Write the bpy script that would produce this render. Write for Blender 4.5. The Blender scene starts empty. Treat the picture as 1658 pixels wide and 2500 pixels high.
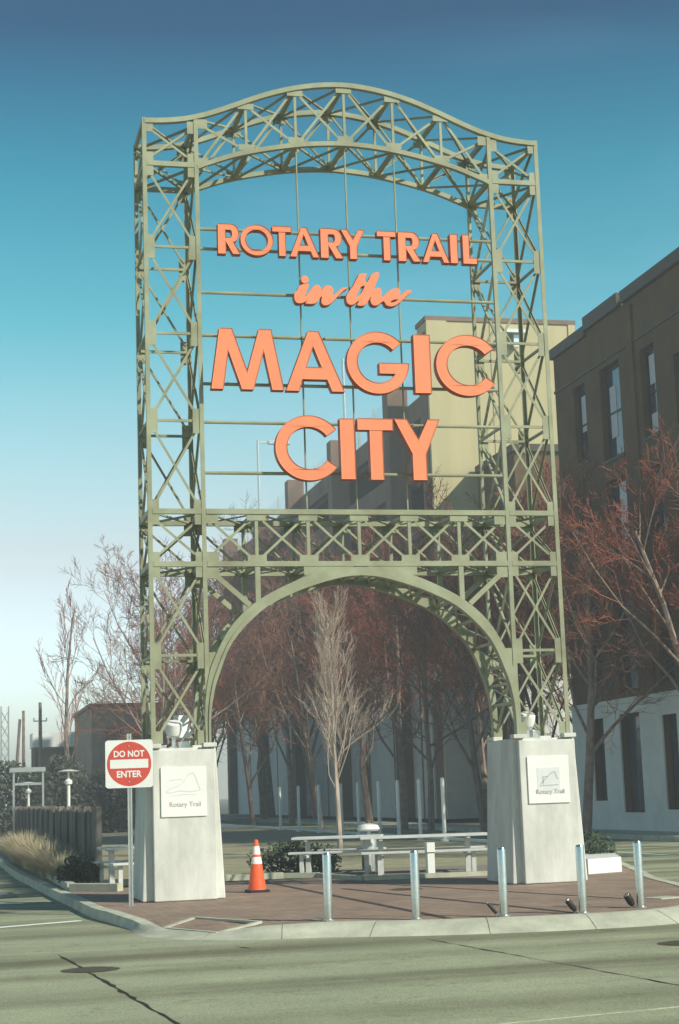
import bpy, bmesh, math, random
from math import sin, cos, pi, radians, sqrt, atan2
from mathutils import Vector, Matrix
from mathutils.geometry import tessellate_polygon

S = bpy.context.scene
COL = S.collection

# ---------------------------------------------------------------- camera
cam_d = bpy.data.cameras.new('camera'); cam = bpy.data.objects.new('camera', cam_d); COL.objects.link(cam)
yaw, pit, rol = .2381, .1656, -.0345
fw = Vector((sin(yaw)*cos(pit), cos(yaw)*cos(pit), sin(pit)))
rt = Vector((cos(yaw), -sin(yaw), 0)); up = rt.cross(fw)
r2 = rt*cos(rol)+up*sin(rol); u2 = -rt*sin(rol)+up*cos(rol)
cam.matrix_world = Matrix(((r2.x, u2.x, -fw.x, -6.9183), (r2.y, u2.y, -fw.y, -27.1515), (r2.z, u2.z, -fw.z, 1.6), (0, 0, 0, 1)))
cam_d.sensor_fit = 'VERTICAL'; cam_d.sensor_height = 36.0
cam_d.lens = 36.0*4098.25/2500
cam_d.clip_start = .1; cam_d.clip_end = 3000
S.camera = cam

# ---------------------------------------------------------------- light
SUN_AZ, SUN_EL = radians(42), radians(34)      # from -Y towards +X
sdir = Vector((sin(SUN_AZ)*cos(SUN_EL), -cos(SUN_AZ)*cos(SUN_EL), sin(SUN_EL)))
sun_d = bpy.data.lights.new('sun', 'SUN'); sun_d.energy = 3.4; sun_d.angle = radians(.53); sun_d.color = (1, .95, .80)
sun = bpy.data.objects.new('sun', sun_d); COL.objects.link(sun)
sun.rotation_euler = sdir.to_track_quat('Z', 'Y').to_euler()
W = bpy.data.worlds.new('World'); S.world = W; W.use_nodes = True
nt = W.node_tree; nt.nodes.clear()
def N(t, typ, **k):
    n = t.nodes.new(typ)
    for a, b in k.items(): setattr(n, a, b)
    return n
sky = N(nt, 'ShaderNodeTexSky', sky_type='NISHITA', sun_disc=False)
sky.sun_elevation = SUN_EL; sky.sun_rotation = pi-SUN_AZ
sky.air_density = 1.0; sky.dust_density = .2; sky.ozone_density = 1.0; sky.altitude = 200
tc = N(nt, 'ShaderNodeTexCoord'); sp = N(nt, 'ShaderNodeSeparateXYZ')
rmp = N(nt, 'ShaderNodeValToRGB')
SKY_STOPS = [(0.0, (1.0, 1.0, 1.0)), (0.074, (1.0, 1.0, 1.0)), (0.135, (0.908, 0.716, 0.595)), (0.183, (0.737, 0.774, 0.609)), (0.231, (0.507, 0.779, 0.619)), (0.28, (0.189, 0.699, 0.569)), (0.352, (0.051, 0.534, 0.485)), (0.399, (0.02, 0.345, 0.376)), (0.434, (0.02, 0.187, 0.262)), (0.75, (0.02, 0.15, 0.21))]
el = rmp.color_ramp.elements
el[0].position = SKY_STOPS[0][0]; el[0].color = (*SKY_STOPS[0][1], 1)
el[1].position = SKY_STOPS[-1][0]; el[1].color = (*SKY_STOPS[-1][1], 1)
for p, c in SKY_STOPS[1:-1]:
    e = el.new(p); e.color = (*c, 1)
mul = N(nt, 'ShaderNodeMix', data_type='RGBA', blend_type='MULTIPLY'); mul.inputs[0].default_value = 1
bg = N(nt, 'ShaderNodeBackground'); bg.inputs[1].default_value = .15
out = N(nt, 'ShaderNodeOutputWorld')
nt.links.new(tc.outputs['Generated'], sp.inputs[0]); nt.links.new(sp.outputs[2], rmp.inputs[0])
wm = N(nt, 'ShaderNodeMapping'); wm.inputs['Scale'].default_value = (1.2, 1.2, 5)
wn = N(nt, 'ShaderNodeTexNoise'); wn.inputs['Scale'].default_value = 2.2; wn.inputs['Detail'].default_value = 6; wn.inputs['Distortion'].default_value = .8
wr = N(nt, 'ShaderNodeValToRGB'); wr.color_ramp.elements[0].position = .5; wr.color_ramp.elements[0].color = (0, 0, 0, 1); wr.color_ramp.elements[1].position = .85; wr.color_ramp.elements[1].color = (.3, .3, .3, 1)
nt.links.new(tc.outputs['Generated'], wm.inputs[0]); nt.links.new(wm.outputs[0], wn.inputs['Vector']); nt.links.new(wn.outputs['Fac'], wr.inputs[0])
wx = N(nt, 'ShaderNodeMix', data_type='RGBA', blend_type='MIX'); wx.inputs[7].default_value = (.75, .95, .95, 1)
nt.links.new(wr.outputs[0], wx.inputs[0]); nt.links.new(rmp.outputs[0], wx.inputs[6])
nt.links.new(sky.outputs[0], mul.inputs[6]); nt.links.new(wx.outputs[2], mul.inputs[7])
nt.links.new(mul.outputs[2], bg.inputs[0]); nt.links.new(bg.outputs[0], out.inputs[0])
S.view_settings.view_transform = 'Standard'; S.view_settings.look = 'None'
S.view_settings.exposure = 0.72; S.view_settings.gamma = 1.0; S.view_settings.use_curve_mapping = False
S.render.engine = 'CYCLES'
S.cycles.max_bounces = 6; S.cycles.use_denoising = True

# ---------------------------------------------------------------- materials
MATS = {}
def mat(name, col, rough=.7, metal=0, var=.15, scale=3.0, bump=0.0, bscale=40, var_col=None, spec=.3, stretch=None, detail=6):
    if name in MATS: return MATS[name]
    m = bpy.data.materials.new(name); m.use_nodes = True; t = m.node_tree
    b = t.nodes['Principled BSDF']; b.inputs['Roughness'].default_value = rough; b.inputs['Metallic'].default_value = metal
    b.inputs['Specular IOR Level'].default_value = spec
    tcn = N(t, 'ShaderNodeTexCoord'); src = tcn.outputs['Object']
    if stretch:
        mp = N(t, 'ShaderNodeMapping'); mp.inputs['Scale'].default_value = stretch[0]; mp.inputs['Rotation'].default_value = stretch[1]
        t.links.new(src, mp.inputs[0]); src = mp.outputs[0]
    nz = N(t, 'ShaderNodeTexNoise'); nz.inputs['Scale'].default_value = scale; nz.inputs['Detail'].default_value = detail; nz.inputs['Roughness'].default_value = .65
    t.links.new(src, nz.inputs['Vector'])
    r = N(t, 'ShaderNodeValToRGB'); e = r.color_ramp.elements
    e[0].position = .3; e[1].position = .7
    c2 = var_col or tuple(c*(1-var*2) for c in col)
    e[0].color = (*c2, 1); e[1].color = (*tuple(min(1, c*(1+var)) for c in col), 1)
    t.links.new(nz.outputs['Fac'], r.inputs[0]); t.links.new(r.outputs[0], b.inputs['Base Color'])
    if bump:
        n2 = N(t, 'ShaderNodeTexNoise'); n2.inputs['Scale'].default_value = bscale; n2.inputs['Detail'].default_value = 4
        t.links.new(tcn.outputs['Object'], n2.inputs['Vector'])
        bp = N(t, 'ShaderNodeBump'); bp.inputs['Strength'].default_value = bump; bp.inputs['Distance'].default_value = .02
        t.links.new(n2.outputs['Fac'], bp.inputs['Height']); t.links.new(bp.outputs[0], b.inputs['Normal'])
    MATS[name] = m; return m

STEEL = mat('painted_steel', (.315, .335, .225), .5, 0, .14, 1.1, .08, 60, var_col=(.20, .20, .12))
ORANGE = mat('letter_paint', (.80, .245, .115), .5, 0, .05, 1.5, .05, 50)
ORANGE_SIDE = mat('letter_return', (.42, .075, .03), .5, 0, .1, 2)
CONC = mat('pedestal_concrete', (.64, .64, .59), .85, 0, .12, 2.6, .14, 45, stretch=((1, 1, .35), (0, 0, 0)))
KERB = mat('kerb_concrete', (.50, .51, .40), .9, 0, .15, 2.0, .3, 30)
WHITE = mat('white_paint', (.80, .80, .76), .5, 0, .03, 4)
RED = mat('sign_red', (.62, .08, .055), .5, 0, .06, 4)
GALV = mat('galvanised_steel', (.58, .60, .58), .32, .85, .08, 6)
STAINLESS = mat('brushed_stainless', (.62, .64, .62), .27, 1.0, .05, 8)
CONE = mat('cone_orange', (.85, .12, .035), .5, 0, .05, 5)
RUBBER = mat('black_rubber', (.03, .03, .03), .8, 0, .1, 5)
IRON = mat('cast_iron', (.10, .085, .055), .7, .2, .2, 12, .4, 60)
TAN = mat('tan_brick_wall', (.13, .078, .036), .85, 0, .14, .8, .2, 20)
COPING = mat('dark_coping', (.07, .05, .035), .6, 0, .1, 2)
TOWER = mat('tower_precast', (.50, .44, .25), .85, 0, .07, .5, .15, 8, stretch=((1, 1, .15), (0, 0, 0)))
DECK = mat('deck_concrete', (.22, .15, .11), .9, 0, .2, .35, .2, 6, stretch=((1, 1, .5), (0, 0, 0)))
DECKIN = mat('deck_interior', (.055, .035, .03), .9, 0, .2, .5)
GLASS = mat('window_glass', (.05, .06, .09), .06, 0, .1, 2, spec=.9)
BLIND = mat('window_blind', (.55, .55, .6), .7, 0, .04, 3)
FRAME = mat('dark_frame', (.03, .025, .02), .5, 0, .1, 3)
BARK = mat('tree_bark', (.29, .21, .17), .9, 0, .25, 4, .4, 20)
TWIG = mat('reddish_twigs', (.31, .095, .055), .85, 0, .3, .5)
TWIG_PALE = mat('pale_twigs', (.55, .44, .36), .85, 0, .2, .6)
GRASSDRY = mat('dry_grass', (.58, .50, .34), .9, 0, .25, 3)
HEDGE = mat('hedge_leaf', (.12, .135, .10), .8, 0, .3, 2)
LEAF = mat('evergreen_leaf', (.055, .085, .05), .7, 0, .4, 2)
LAWN = mat('lawn', (.34, .31, .20), .95, 0, .2, 1.2, .5, 30, var_col=(.22, .22, .13))
GROUND = mat('earth', (.16, .16, .12), .95, 0, .2, .08)
GRAVEL = mat('gravel', (.30, .27, .23), .95, 0, .3, 14, .6, 60)
FENCEM = mat('fence_boards', (.19, .17, .15), .8, 0, .3, 5, .2, 30, stretch=((1, 1, .1), (0, 0, 0)))
PALE = mat('pale_brightener', (.72, .72, .69), .85, 0, .06, 1.2, .2, 12)  # pale colour stands in for a glow low on the buildings
BRICKB = mat('brown_brick', (.34, .24, .19), .85, 0, .15, 1, .2, 20)
TABLEM = mat('table_concrete', (.62, .63, .60), .75, 0, .08, 5, .1, 40)
LAMPG = mat('frosted_lamp', (.8, .8, .75), .4, 0, .03, 5)
INK = mat('grey_print', (.42, .43, .42), .6, 0, .05, 5)
INKF = mat('faint_print', (.68, .70, .70), .6, 0, .05, 5)
SEAL = mat('joint_seal', (.028, .02, .012), .8, 0, .3, 8)
BAND = mat('dark_strip_surface', (.075, .055, .05), .9, 0, .25, 9, .3, 40)

def road_mat():
    m = bpy.data.materials.new('street_concrete'); m.use_nodes = True; t = m.node_tree; L = t.links.new
    b = t.nodes['Principled BSDF']; b.inputs['Roughness'].default_value = .85; b.inputs['Specular IOR Level'].default_value = .25
    tcn = N(t, 'ShaderNodeTexCoord')
    mp = N(t, 'ShaderNodeMapping'); mp.inputs['Rotation'].default_value = (0, 0, radians(15)); mp.inputs['Scale'].default_value = (.05, .85, 1)
    n1 = N(t, 'ShaderNodeTexNoise'); n1.inputs['Scale'].default_value = 1.0; n1.inputs['Detail'].default_value = 5; n1.inputs['Distortion'].default_value = .3
    L(tcn.outputs['Object'], mp.inputs[0]); L(mp.outputs[0], n1.inputs['Vector'])
    r1 = N(t, 'ShaderNodeValToRGB'); e = r1.color_ramp.elements
    e[0].position = .33; e[0].color = (.18, .18, .11, 1); e[1].position = .60; e[1].color = (.385, .415, .28, 1)
    L(n1.outputs['Fac'], r1.inputs[0])
    n2 = N(t, 'ShaderNodeTexNoise'); n2.inputs['Scale'].default_value = .7; n2.inputs['Detail'].default_value = 8; n2.inputs['Roughness'].default_value = .7
    L(tcn.outputs['Object'], n2.inputs['Vector'])
    r2_ = N(t, 'ShaderNodeValToRGB'); e = r2_.color_ramp.elements
    e[0].position = .3; e[0].color = (.78, .78, .76, 1); e[1].position = .7; e[1].color = (1.08, 1.07, 1.05, 1)
    L(n2.outputs['Fac'], r2_.inputs[0])
    mx = N(t, 'ShaderNodeMix', data_type='RGBA', blend_type='MULTIPLY'); mx.inputs[0].default_value = 1
    L(r1.outputs[0], mx.inputs[6]); L(r2_.outputs[0], mx.inputs[7])
    n3 = N(t, 'ShaderNodeTexNoise'); n3.inputs['Scale'].default_value = 45; n3.inputs['Detail'].default_value = 3
    L(tcn.outputs['Object'], n3.inputs['Vector'])
    r3 = N(t, 'ShaderNodeValToRGB'); e = r3.color_ramp.elements
    e[0].position = .3; e[0].color = (.68, .68, .68, 1); e[1].position = .7; e[1].color = (1.2, 1.2, 1.18, 1)
    L(n3.outputs['Fac'], r3.inputs[0])
    mx2 = N(t, 'ShaderNodeMix', data_type='RGBA', blend_type='MULTIPLY'); mx2.inputs[0].default_value = 1
    L(mx.outputs[2], mx2.inputs[6]); L(r3.outputs[0], mx2.inputs[7])
    n4 = N(t, 'ShaderNodeTexNoise'); n4.inputs['Scale'].default_value = 3.2; n4.inputs['Detail'].default_value = 7; n4.inputs['Roughness'].default_value = .75
    L(tcn.outputs['Object'], n4.inputs['Vector'])
    r4 = N(t, 'ShaderNodeValToRGB'); e = r4.color_ramp.elements
    e[0].position = .30; e[0].color = (.62, .60, .56, 1); e[1].position = .43; e[1].color = (1, 1, 1, 1)
    L(n4.outputs['Fac'], r4.inputs[0])
    mx3 = N(t, 'ShaderNodeMix', data_type='RGBA', blend_type='MULTIPLY'); mx3.inputs[0].default_value = 1
    L(mx2.outputs[2], mx3.inputs[6]); L(r4.outputs[0], mx3.inputs[7]); L(mx3.outputs[2], b.inputs['Base Color'])
    bp = N(t, 'ShaderNodeBump'); bp.inputs['Strength'].default_value = .35; bp.inputs['Distance'].default_value = .012
    L(n3.outputs['Fac'], bp.inputs['Height']); L(bp.outputs[0], b.inputs['Normal'])
    return m
ROAD = road_mat()
def paver_mat():
    m = bpy.data.materials.new('brick_pavers'); m.use_nodes = True; t = m.node_tree; L = t.links.new
    b = t.nodes['Principled BSDF']; b.inputs['Roughness'].default_value = .85; b.inputs['Specular IOR Level'].default_value = .2
    tcn = N(t, 'ShaderNodeTexCoord'); mp = N(t, 'ShaderNodeMapping'); mp.inputs['Rotation'].default_value = (0, 0, radians(45))
    L(tcn.outputs['Object'], mp.inputs[0])
    br = N(t, 'ShaderNodeTexBrick'); br.inputs['Scale'].default_value = 1; br.inputs['Brick Width'].default_value = .2; br.inputs['Row Height'].default_value = .1
    br.inputs['Mortar Size'].default_value = .006; br.inputs['Color1'].default_value = (.37, .26, .19, 1); br.inputs['Color2'].default_value = (.28, .205, .155, 1)
    br.inputs['Mortar'].default_value = (.15, .12, .10, 1)
    L(mp.outputs[0], br.inputs['Vector'])
    n2 = N(t, 'ShaderNodeTexNoise'); n2.inputs['Scale'].default_value = 1.1; n2.inputs['Detail'].default_value = 7; n2.inputs['Roughness'].default_value = .7
    L(tcn.outputs['Object'], n2.inputs['Vector'])
    r3 = N(t, 'ShaderNodeValToRGB'); e = r3.color_ramp.elements
    e[0].position = .3; e[0].color = (.72, .74, .78, 1); e[1].position = .7; e[1].color = (1.2, 1.2, 1.2, 1)
    L(n2.outputs['Fac'], r3.inputs[0])
    mx2 = N(t, 'ShaderNodeMix', data_type='RGBA', blend_type='MULTIPLY'); mx2.inputs[0].default_value = 1
    L(br.outputs['Color'], mx2.inputs[6]); L(r3.outputs[0], mx2.inputs[7]); L(mx2.outputs[2], b.inputs['Base Color'])
    bp = N(t, 'ShaderNodeBump'); bp.inputs['Strength'].default_value = .5; bp.inputs['Distance'].default_value = .006; bp.invert = True
    L(br.outputs['Fac'], bp.inputs['Height']); L(bp.outputs[0], b.inputs['Normal'])
    return m
PAVER = paver_mat()

# ---------------------------------------------------------------- helpers
class MB:
    def __init__(s): s.v = []; s.f = []
    def add(s, v, f):
        o = len(s.v); s.v += [tuple(x) for x in v]; s.f += [tuple(i+o for i in q) for q in f]
    def box(s, x0, x1, y0, y1, z0, z1):
        s.add([(x0, y0, z0), (x1, y0, z0), (x1, y1, z0), (x0, y1, z0), (x0, y0, z1), (x1, y0, z1), (x1, y1, z1), (x0, y1, z1)],
              [(0, 3, 2, 1), (4, 5, 6, 7), (0, 1, 5, 4), (1, 2, 6, 5), (2, 3, 7, 6), (3, 0, 4, 7)]); return s
    def bar(s, p, q, w, h, ref=(0, -1, 0)):
        p = Vector(p); q = Vector(q); d = (q-p).normalized(); ref = Vector(ref)
        n = ref - d*ref.dot(d)
        if n.length < 1e-4: n = Vector((1, 0, 0)) - d*d.x
        n.normalize(); a = d.cross(n)
        v = []
        for c in (p, q):
            for i, j in ((-1, -1), (1, -1), (1, 1), (-1, 1)): v.append(c + a*(w/2*i) + n*(h/2*j))
        s.add(v, [(0, 3, 2, 1), (4, 5, 6, 7), (0, 1, 5, 4), (1, 2, 6, 5), (2, 3, 7, 6), (3, 0, 4, 7)]); return s
    def tube(s, pts, rad, n=8, cap=True):
        pts = [Vector(p) for p in pts]
        if not isinstance(rad, (list, tuple)): rad = [rad]*len(pts)
        o = len(s.v); m = len(pts)
        for i, p in enumerate(pts):
            d = (pts[min(i+1, m-1)]-pts[max(i-1, 0)]).normalized()
            a = d.orthogonal().normalized(); 
            if abs(d.z) < .95: a = d.cross(Vector((0, 0, 1))).normalized()
            else: a = d.cross(Vector((0, 1, 0))).normalized()
            b = d.cross(a)
            for k in range(n):
                t = 2*pi*k/n; s.v.append(tuple(p+(a*cos(t)+b*sin(t))*rad[i]))
        for i in range(m-1):
            for k in range(n):
                k2 = (k+1) % n
                s.f.append((o+i*n+k, o+i*n+k2, o+(i+1)*n+k2, o+(i+1)*n+k))
        if cap:
            s.f.append(tuple(o+k for k in reversed(range(n)))); s.f.append(tuple(o+(m-1)*n+k for k in range(n)))
        return s
    def lathe(s, prof, c=(0, 0, 0), n=20):
        o = len(s.v); m = len(prof)
        for r, z in prof:
            for k in range(n):
                t = 2*pi*k/n; s.v.append((c[0]+r*cos(t), c[1]+r*sin(t), c[2]+z))
        for i in range(m-1):
            for k in range(n):
                k2 = (k+1) % n; s.f.append((o+i*n+k, o+i*n+k2, o+(i+1)*n+k2, o+(i+1)*n+k))
        s.f.append(tuple(o+k for k in reversed(range(n)))); s.f.append(tuple(o+(m-1)*n+k for k in range(n)))
        return s
    def prism(s, poly, z0, z1):
        n = len(poly); o = len(s.v)
        area = sum(poly[i][0]*poly[(i+1) % n][1]-poly[(i+1) % n][0]*poly[i][1] for i in range(n))
        if area < 0: poly = poly[::-1]
        s.v += [(x, y, z0) for x, y in poly]+[(x, y, z1) for x, y in poly]
        for t in tessellate_polygon([[Vector((x, y, 0)) for x, y in poly]]):
            a, b, c = t
            if (poly[b][0]-poly[a][0])*(poly[c][1]-poly[a][1])-(poly[b][1]-poly[a][1])*(poly[c][0]-poly[a][0]) < 0: b, c = c, b
            s.f.append((o+n+a, o+n+b, o+n+c)); s.f.append((o+a, o+c, o+b))
        for i in range(n):
            j = (i+1) % n; s.f.append((o+i, o+j, o+n+j, o+n+i))
        return s
def mesh(name, b, m, smooth=False):
    me = bpy.data.meshes.new(name); me.from_pydata(b.v, [], b.f); me.update()
    for k in (m if isinstance(m, (list, tuple)) else [m]): me.materials.append(k)
    if smooth:
        for p in me.polygons: p.use_smooth = True
    return me
def obj(name, b, m, parent=None, smooth=False, bevel=0):
    me = b if isinstance(b, bpy.types.Mesh) else mesh(name, b, m, smooth)
    o = bpy.data.objects.new(name, me); COL.objects.link(o)
    if parent: o.parent = parent
    if bevel:
        md = o.modifiers.new('bevel', 'BEVEL'); md.width = bevel; md.segments = 2; md.limit_method = 'ANGLE'
    if smooth:
        try:
            me.set_sharp_from_angle(angle=radians(40))
        except Exception: pass
    return o
def tag(o, label=None, cat=None, group=None, kind=None):
    if label: o['label'] = label
    if cat: o['category'] = cat
    if group: o['group'] = group
    if kind: o['kind'] = kind
    return o
def thing(name, label, cat, loc=(0, 0, 0), group=None, rz=0):
    o = bpy.data.objects.new(name, None); COL.objects.link(o); o.location = loc; o.rotation_euler = (0, 0, rz); o.empty_display_size = .2
    return tag(o, label, cat, group)
def struct(name, b, m, **k):
    return tag(obj(name, b, m, **k), kind='structure')
def copy_tree(o, parent=None):
    c = o.copy(); COL.objects.link(c); c.parent = parent
    for ch in o.children: copy_tree(ch, c)
    return c
def catmull(pts, n=6):
    P = [Vector(p) for p in pts]; P = [2*P[0]-P[1]]+P+[2*P[-1]-P[-2]]; o = []
    for i in range(1, len(P)-2):
        a, b, c, d = P[i-1:i+3]
        for k in range(n):
            t = k/n
            o.append(.5*((2*b)+(c-a)*t+(2*a-5*b+4*c-d)*t*t+(3*b-a-3*c+d)*t**3))
    o.append(P[-2]); return o
def text_mesh(txt, size, extrude, m, bold=0.0, sx=1.0):
    cu = bpy.data.curves.new('txt', 'FONT'); cu.body = txt; cu.size = size; cu.extrude = extrude; cu.offset = bold
    cu.align_x = 'CENTER'; cu.align_y = 'CENTER'; cu.resolution_u = 3
    o = bpy.data.objects.new('txt', cu); COL.objects.link(o)
    bpy.context.view_layer.update()
    me = bpy.data.meshes.new_from_object(o.evaluated_get(bpy.context.evaluated_depsgraph_get()))
    bpy.data.objects.remove(o)
    me.transform(Matrix.Rotation(pi/2, 4, 'X') @ Matrix.Diagonal((sx, 1, 1, 1)))
    me.materials.clear(); me.materials.append(m); return me

# ---------------------------------------------------------------- ground
struct('ground', MB().box(-500, 700, -300, 1200, -1.0, -.17), GROUND)
struct('road', MB().prism([(-40, -45), (60, -45), (60, -14), (15.0, -2), (15.0, 150), (9.0, 150), (-5.1, 150), (-40, 150)], -.165, -.15), ROAD)
# plaza outline (outer kerb edge), counter-clockwise from the far left
KP = [((-5.15, 60), .02, 0), ((-5.1, 19.3), .02, 0), ((-4.95, 10.7), .02, 0), ((-4.82, 6), .02, 0), ((-4.70, 2.6), .02, 0), ((-4.6, -.7), .02, 0), ((-4.48, -1.8), .02, 0),
      ((-4.28, -3.4), .06, -.03), ((-4.12, -4.7), .20, -.09), ((-3.55, -5.55), .35, -.09), ((-2.9, -5.95), .36, -.02), ((-2.07, -6.14), .36, 0), ((-1.09, -6.62), .36, 0), ((-.04, -6.9), .36, 0),
      ((.95, -7.0), .36, 0), ((1.75, -6.95), .36, 0), ((2.5, -6.55), .36, 0), ((3.2, -5.7), .3, 0), ((3.8, -4.3), .2, 0), ((4.45, -2.4), .12, 0), ((5.0, 0), .1, 0), ((5.75, 2.3), .1, 0), ((6.7, 5.4), .1, 0), ((7.55, 8.4), .08, 0),
      ((8.4, 12), .05, 0), ((8.9, 16), .03, 0), ((9.0, 20), .03, 0), ((9.0, 60), .03, 0)]
KW = .17
def offs(pts, d):
    o = []
    for i, p in enumerate(pts):
        a = Vector(pts[max(i-1, 0)]); c = Vector(pts[min(i+1, len(pts)-1)]); t = (c-a).normalized()
        n = Vector((-t.y, t.x)); o.append((p[0]+n.x*d, p[1]+n.y*d))
    return o
def refine(kp, n=4):
    c = catmull([(p[0], p[1], 0) for p, e, z in kp], n); o = []
    for i, q in enumerate(c):
        k = min(i//n, len(kp)-2); t = i/n-k
        o.append(((q.x, q.y), kp[k][1]*(1-t)+kp[k+1][1]*t, kp[k][2]*(1-t)+kp[k+1][2]*t))
    return o
KR = refine(KP)
kpts = [p for p, e, z in KR]
kin = offs(kpts, KW)
kb = MB(); v = []; f = []
for i, (p, e, z) in enumerate(KR):
    ob = offs(kpts, -e)[i]; ob1 = offs(kpts, -e*.35)[i]
    v += [(kin[i][0], kin[i][1], z-.02), (kin[i][0], kin[i][1], z+.004), (p[0], p[1], z), (ob1[0], ob1[1], z-.045), (ob[0], ob[1], -.149)]
for i in range(len(KR)-1):
    for k in range(4): f.append((i*5+k, (i+1)*5+k, (i+1)*5+k+1, i*5+k+1)[::-1])
kb.add(v, f)
struct('kerb', kb, KERB, smooth=True)
for i in range(6, len(KR)-3, 5):
    jb = MB(); q = [Vector(v[i*5+k]) for k in (1, 2, 3, 4)]; q2 = [Vector(v[(i+1)*5+k]) for k in (1, 2, 3, 4)]
    L_ = []
    for a_, c_ in zip(q, q2):
        d_ = (c_-a_).normalized(); L_ += [a_+Vector((0, 0, .0025)), a_+d_*.006+Vector((0, 0, .0025))]
    for m_, k in enumerate((4, 5, 6, 7)):
        pass
    jb.add(L_, [(2*k, 2*k+1, 2*k+3, 2*k+2)[::-1] for k in range(3)])
    struct('kerb_joint', jb, SEAL)
# brick paving inside the kerb: a grid-free fan with ramped corner
zin = [z for p, e, z in KR]
front = [i for i in range(len(KR)) if -4.9 < kin[i][1] < 7.5 or kin[i][1] <= -4.9]
front = [i for i in front if kin[i][1] < 5.9 or kin[i][0] > 0 and kin[i][1] < 5.9]
poly = [(kin[i][0], kin[i][1], zin[i]-.008) for i in front]
cx = MB(); inner = []
ctr = Vector((.3, .5, 0))
for x, y, z in poly:
    q = ctr+(Vector((x, y, 0))-ctr)*.86; inner.append((q.x, q.y, -.008))
n = len(poly); v = poly+inner; f = []
for i in range(n-1): f.append((i, i+1, n+i+1, n+i))
tri = tessellate_polygon([[Vector(p) for p in inner]])
for a, b, c in tri:
    A, B, C = inner[a], inner[b], inner[c]
    if (B[0]-A[0])*(C[1]-A[1])-(B[1]-A[1])*(C[0]-A[0]) < 0: b, c = c, b
    f.append((n+a, n+b, n+c))
f.append((n-1, 0, n, 2*n-1))
cx.add(v, f)
struct('brick_plaza', cx, PAVER)
# lawn, planting strip and gravel behind the plaza
struct('lawn', MB().prism([(-4.74, 6.1), (-.3, 5.95), (.4, 5.6), (.8, 3.6), (5.2, 3.2), (6.5, 6), (7.3, 8.6), (8.2, 12.4), (8.75, 16), (8.82, 20), (8.82, 60), (-5.06, 60), (-5.0, 19.3), (-4.86, 10.7)], -.16, -.02), LAWN)
tag(obj('gravel_bed', MB().prism([(-.3, 5.95), (.4, 5.6), (.85, 3.65), (5.2, 3.3), (5.9, 5.0), (5.5, 7.0), (1, 8.2), (-.5, 7.4)], -.1, .004), GRAVEL), kind='structure')
struct('edging', MB().bar((-4.5, 6.0, .04), (-.3, 5.87, .04), .14, .12, (0, 0, 1)).bar((-.3, 5.9, .03), (.35, 5.55, .03), .12, .1, (0, 0, 1)).bar((.35, 5.55, .03), (.75, 3.55, .03), .12, .08, (0, 0, 1)).bar((.75, 3.5, .03), (5.2, 3.1, .03), .12, .08, (0, 0, 1)), KERB)
struct('pavement', MB().box(14.2, 16.3, -2, 130, -.16, 0), KERB)
# thin dark strips across the brick plaza
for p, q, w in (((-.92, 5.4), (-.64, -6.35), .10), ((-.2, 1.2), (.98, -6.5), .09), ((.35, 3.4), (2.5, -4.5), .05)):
    struct('dark_strip', MB().bar((p[0], p[1], -.02), (q[0], q[1], -.02), w, .035, (0, 0, 1)), BAND)
# corner ramp pad with pale borders
A = [(-3.98, -4.45), (-3.48, -3.85), (-2.85, -5.25), (-3.45, -5.62)]
Az = [-.075, .0, .0, -.082]
rp = MB()
for i in range(4):
    j = (i+1) % 4
    rp.bar((A[i][0], A[i][1], Az[i]-.012), (A[j][0], A[j][1], Az[j]-.012), .08, .03, (0, 0, 1))
struct('ramp_border', rp, KERB)
# road joints, seams, stripes
def wobble(p, q, w, seed, n=14, z=-.1455, name='road_joint', m=SEAL):
    rnd = random.Random(seed); P = []
    d = Vector((q[0]-p[0], q[1]-p[1], 0)); nn = Vector((-d.y, d.x, 0)).normalized()
    v = []; f = []
    for i in range(n+1):
        c = Vector((p[0], p[1], z))+d*(i/n)+nn*rnd.uniform(-.011, .011)
        ww = w*(rnd.uniform(.4, 1.5) if rnd.random() < .85 else 2.3)*(.3+.7*min(1, i/4))
        v += [c-nn*ww/2, c+nn*ww/2]
    for i in range(n): f.append((2*i, 2*i+2, 2*i+3, 2*i+1)[::-1])
    b = MB(); b.add(v, f)
    b2 = MB(); b2.v = b.v; b2.f = [t if True else t for t in b.f]
    return struct(name, b2, m)
wobble((-5.53, -6.72), (-5.02, -14.2), .026, 3, 40)
wobble((-1.25, -7.35), (-.55, -14), .015, 5, 34)
wobble((-3.47, -7.0), (-3.35, -7.35), .03, 8, 4)
wobble((.9, -7.4), (1.02, -7.75), .02, 9, 4)
SEAM = mat('pale_seam', (.43, .45, .33), .9, 0, .2, 5)
struct('lane_seam', MB().box(-8, 8, -.014, .014, -.1505, -.1455), SEAM)
o = bpy.data.objects['lane_seam']; o.location = (-1.23, -14.46, 0); o.rotation_euler = (0, 0, radians(9.5))
STRIPE = mat('worn_road_paint', (.74, .75, .70), .7, 0, .06, 8)
struct('road_stripe', MB().bar((-4.83, -1.24, -.1475), (-8, -2.65, -.1475), .13, .005, (0, 0, 1)), STRIPE)
struct('road_stripe', MB().bar((-5.38, 4.0, -.1475), (-7.6, 5.3, -.1475), .3, .005, (0, 0, 1)), STRIPE)
struct('road_stripe', MB().bar((-5.6, 7.2, -.1475), (-7.6, 8.2, -.1475), .3, .005, (0, 0, 1)), STRIPE)
struct('road_stripe', MB().bar((10.2, 8, -.1475), (10.2, 60, -.1475), .12, .005, (0, 0, 1)), STRIPE)
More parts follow.
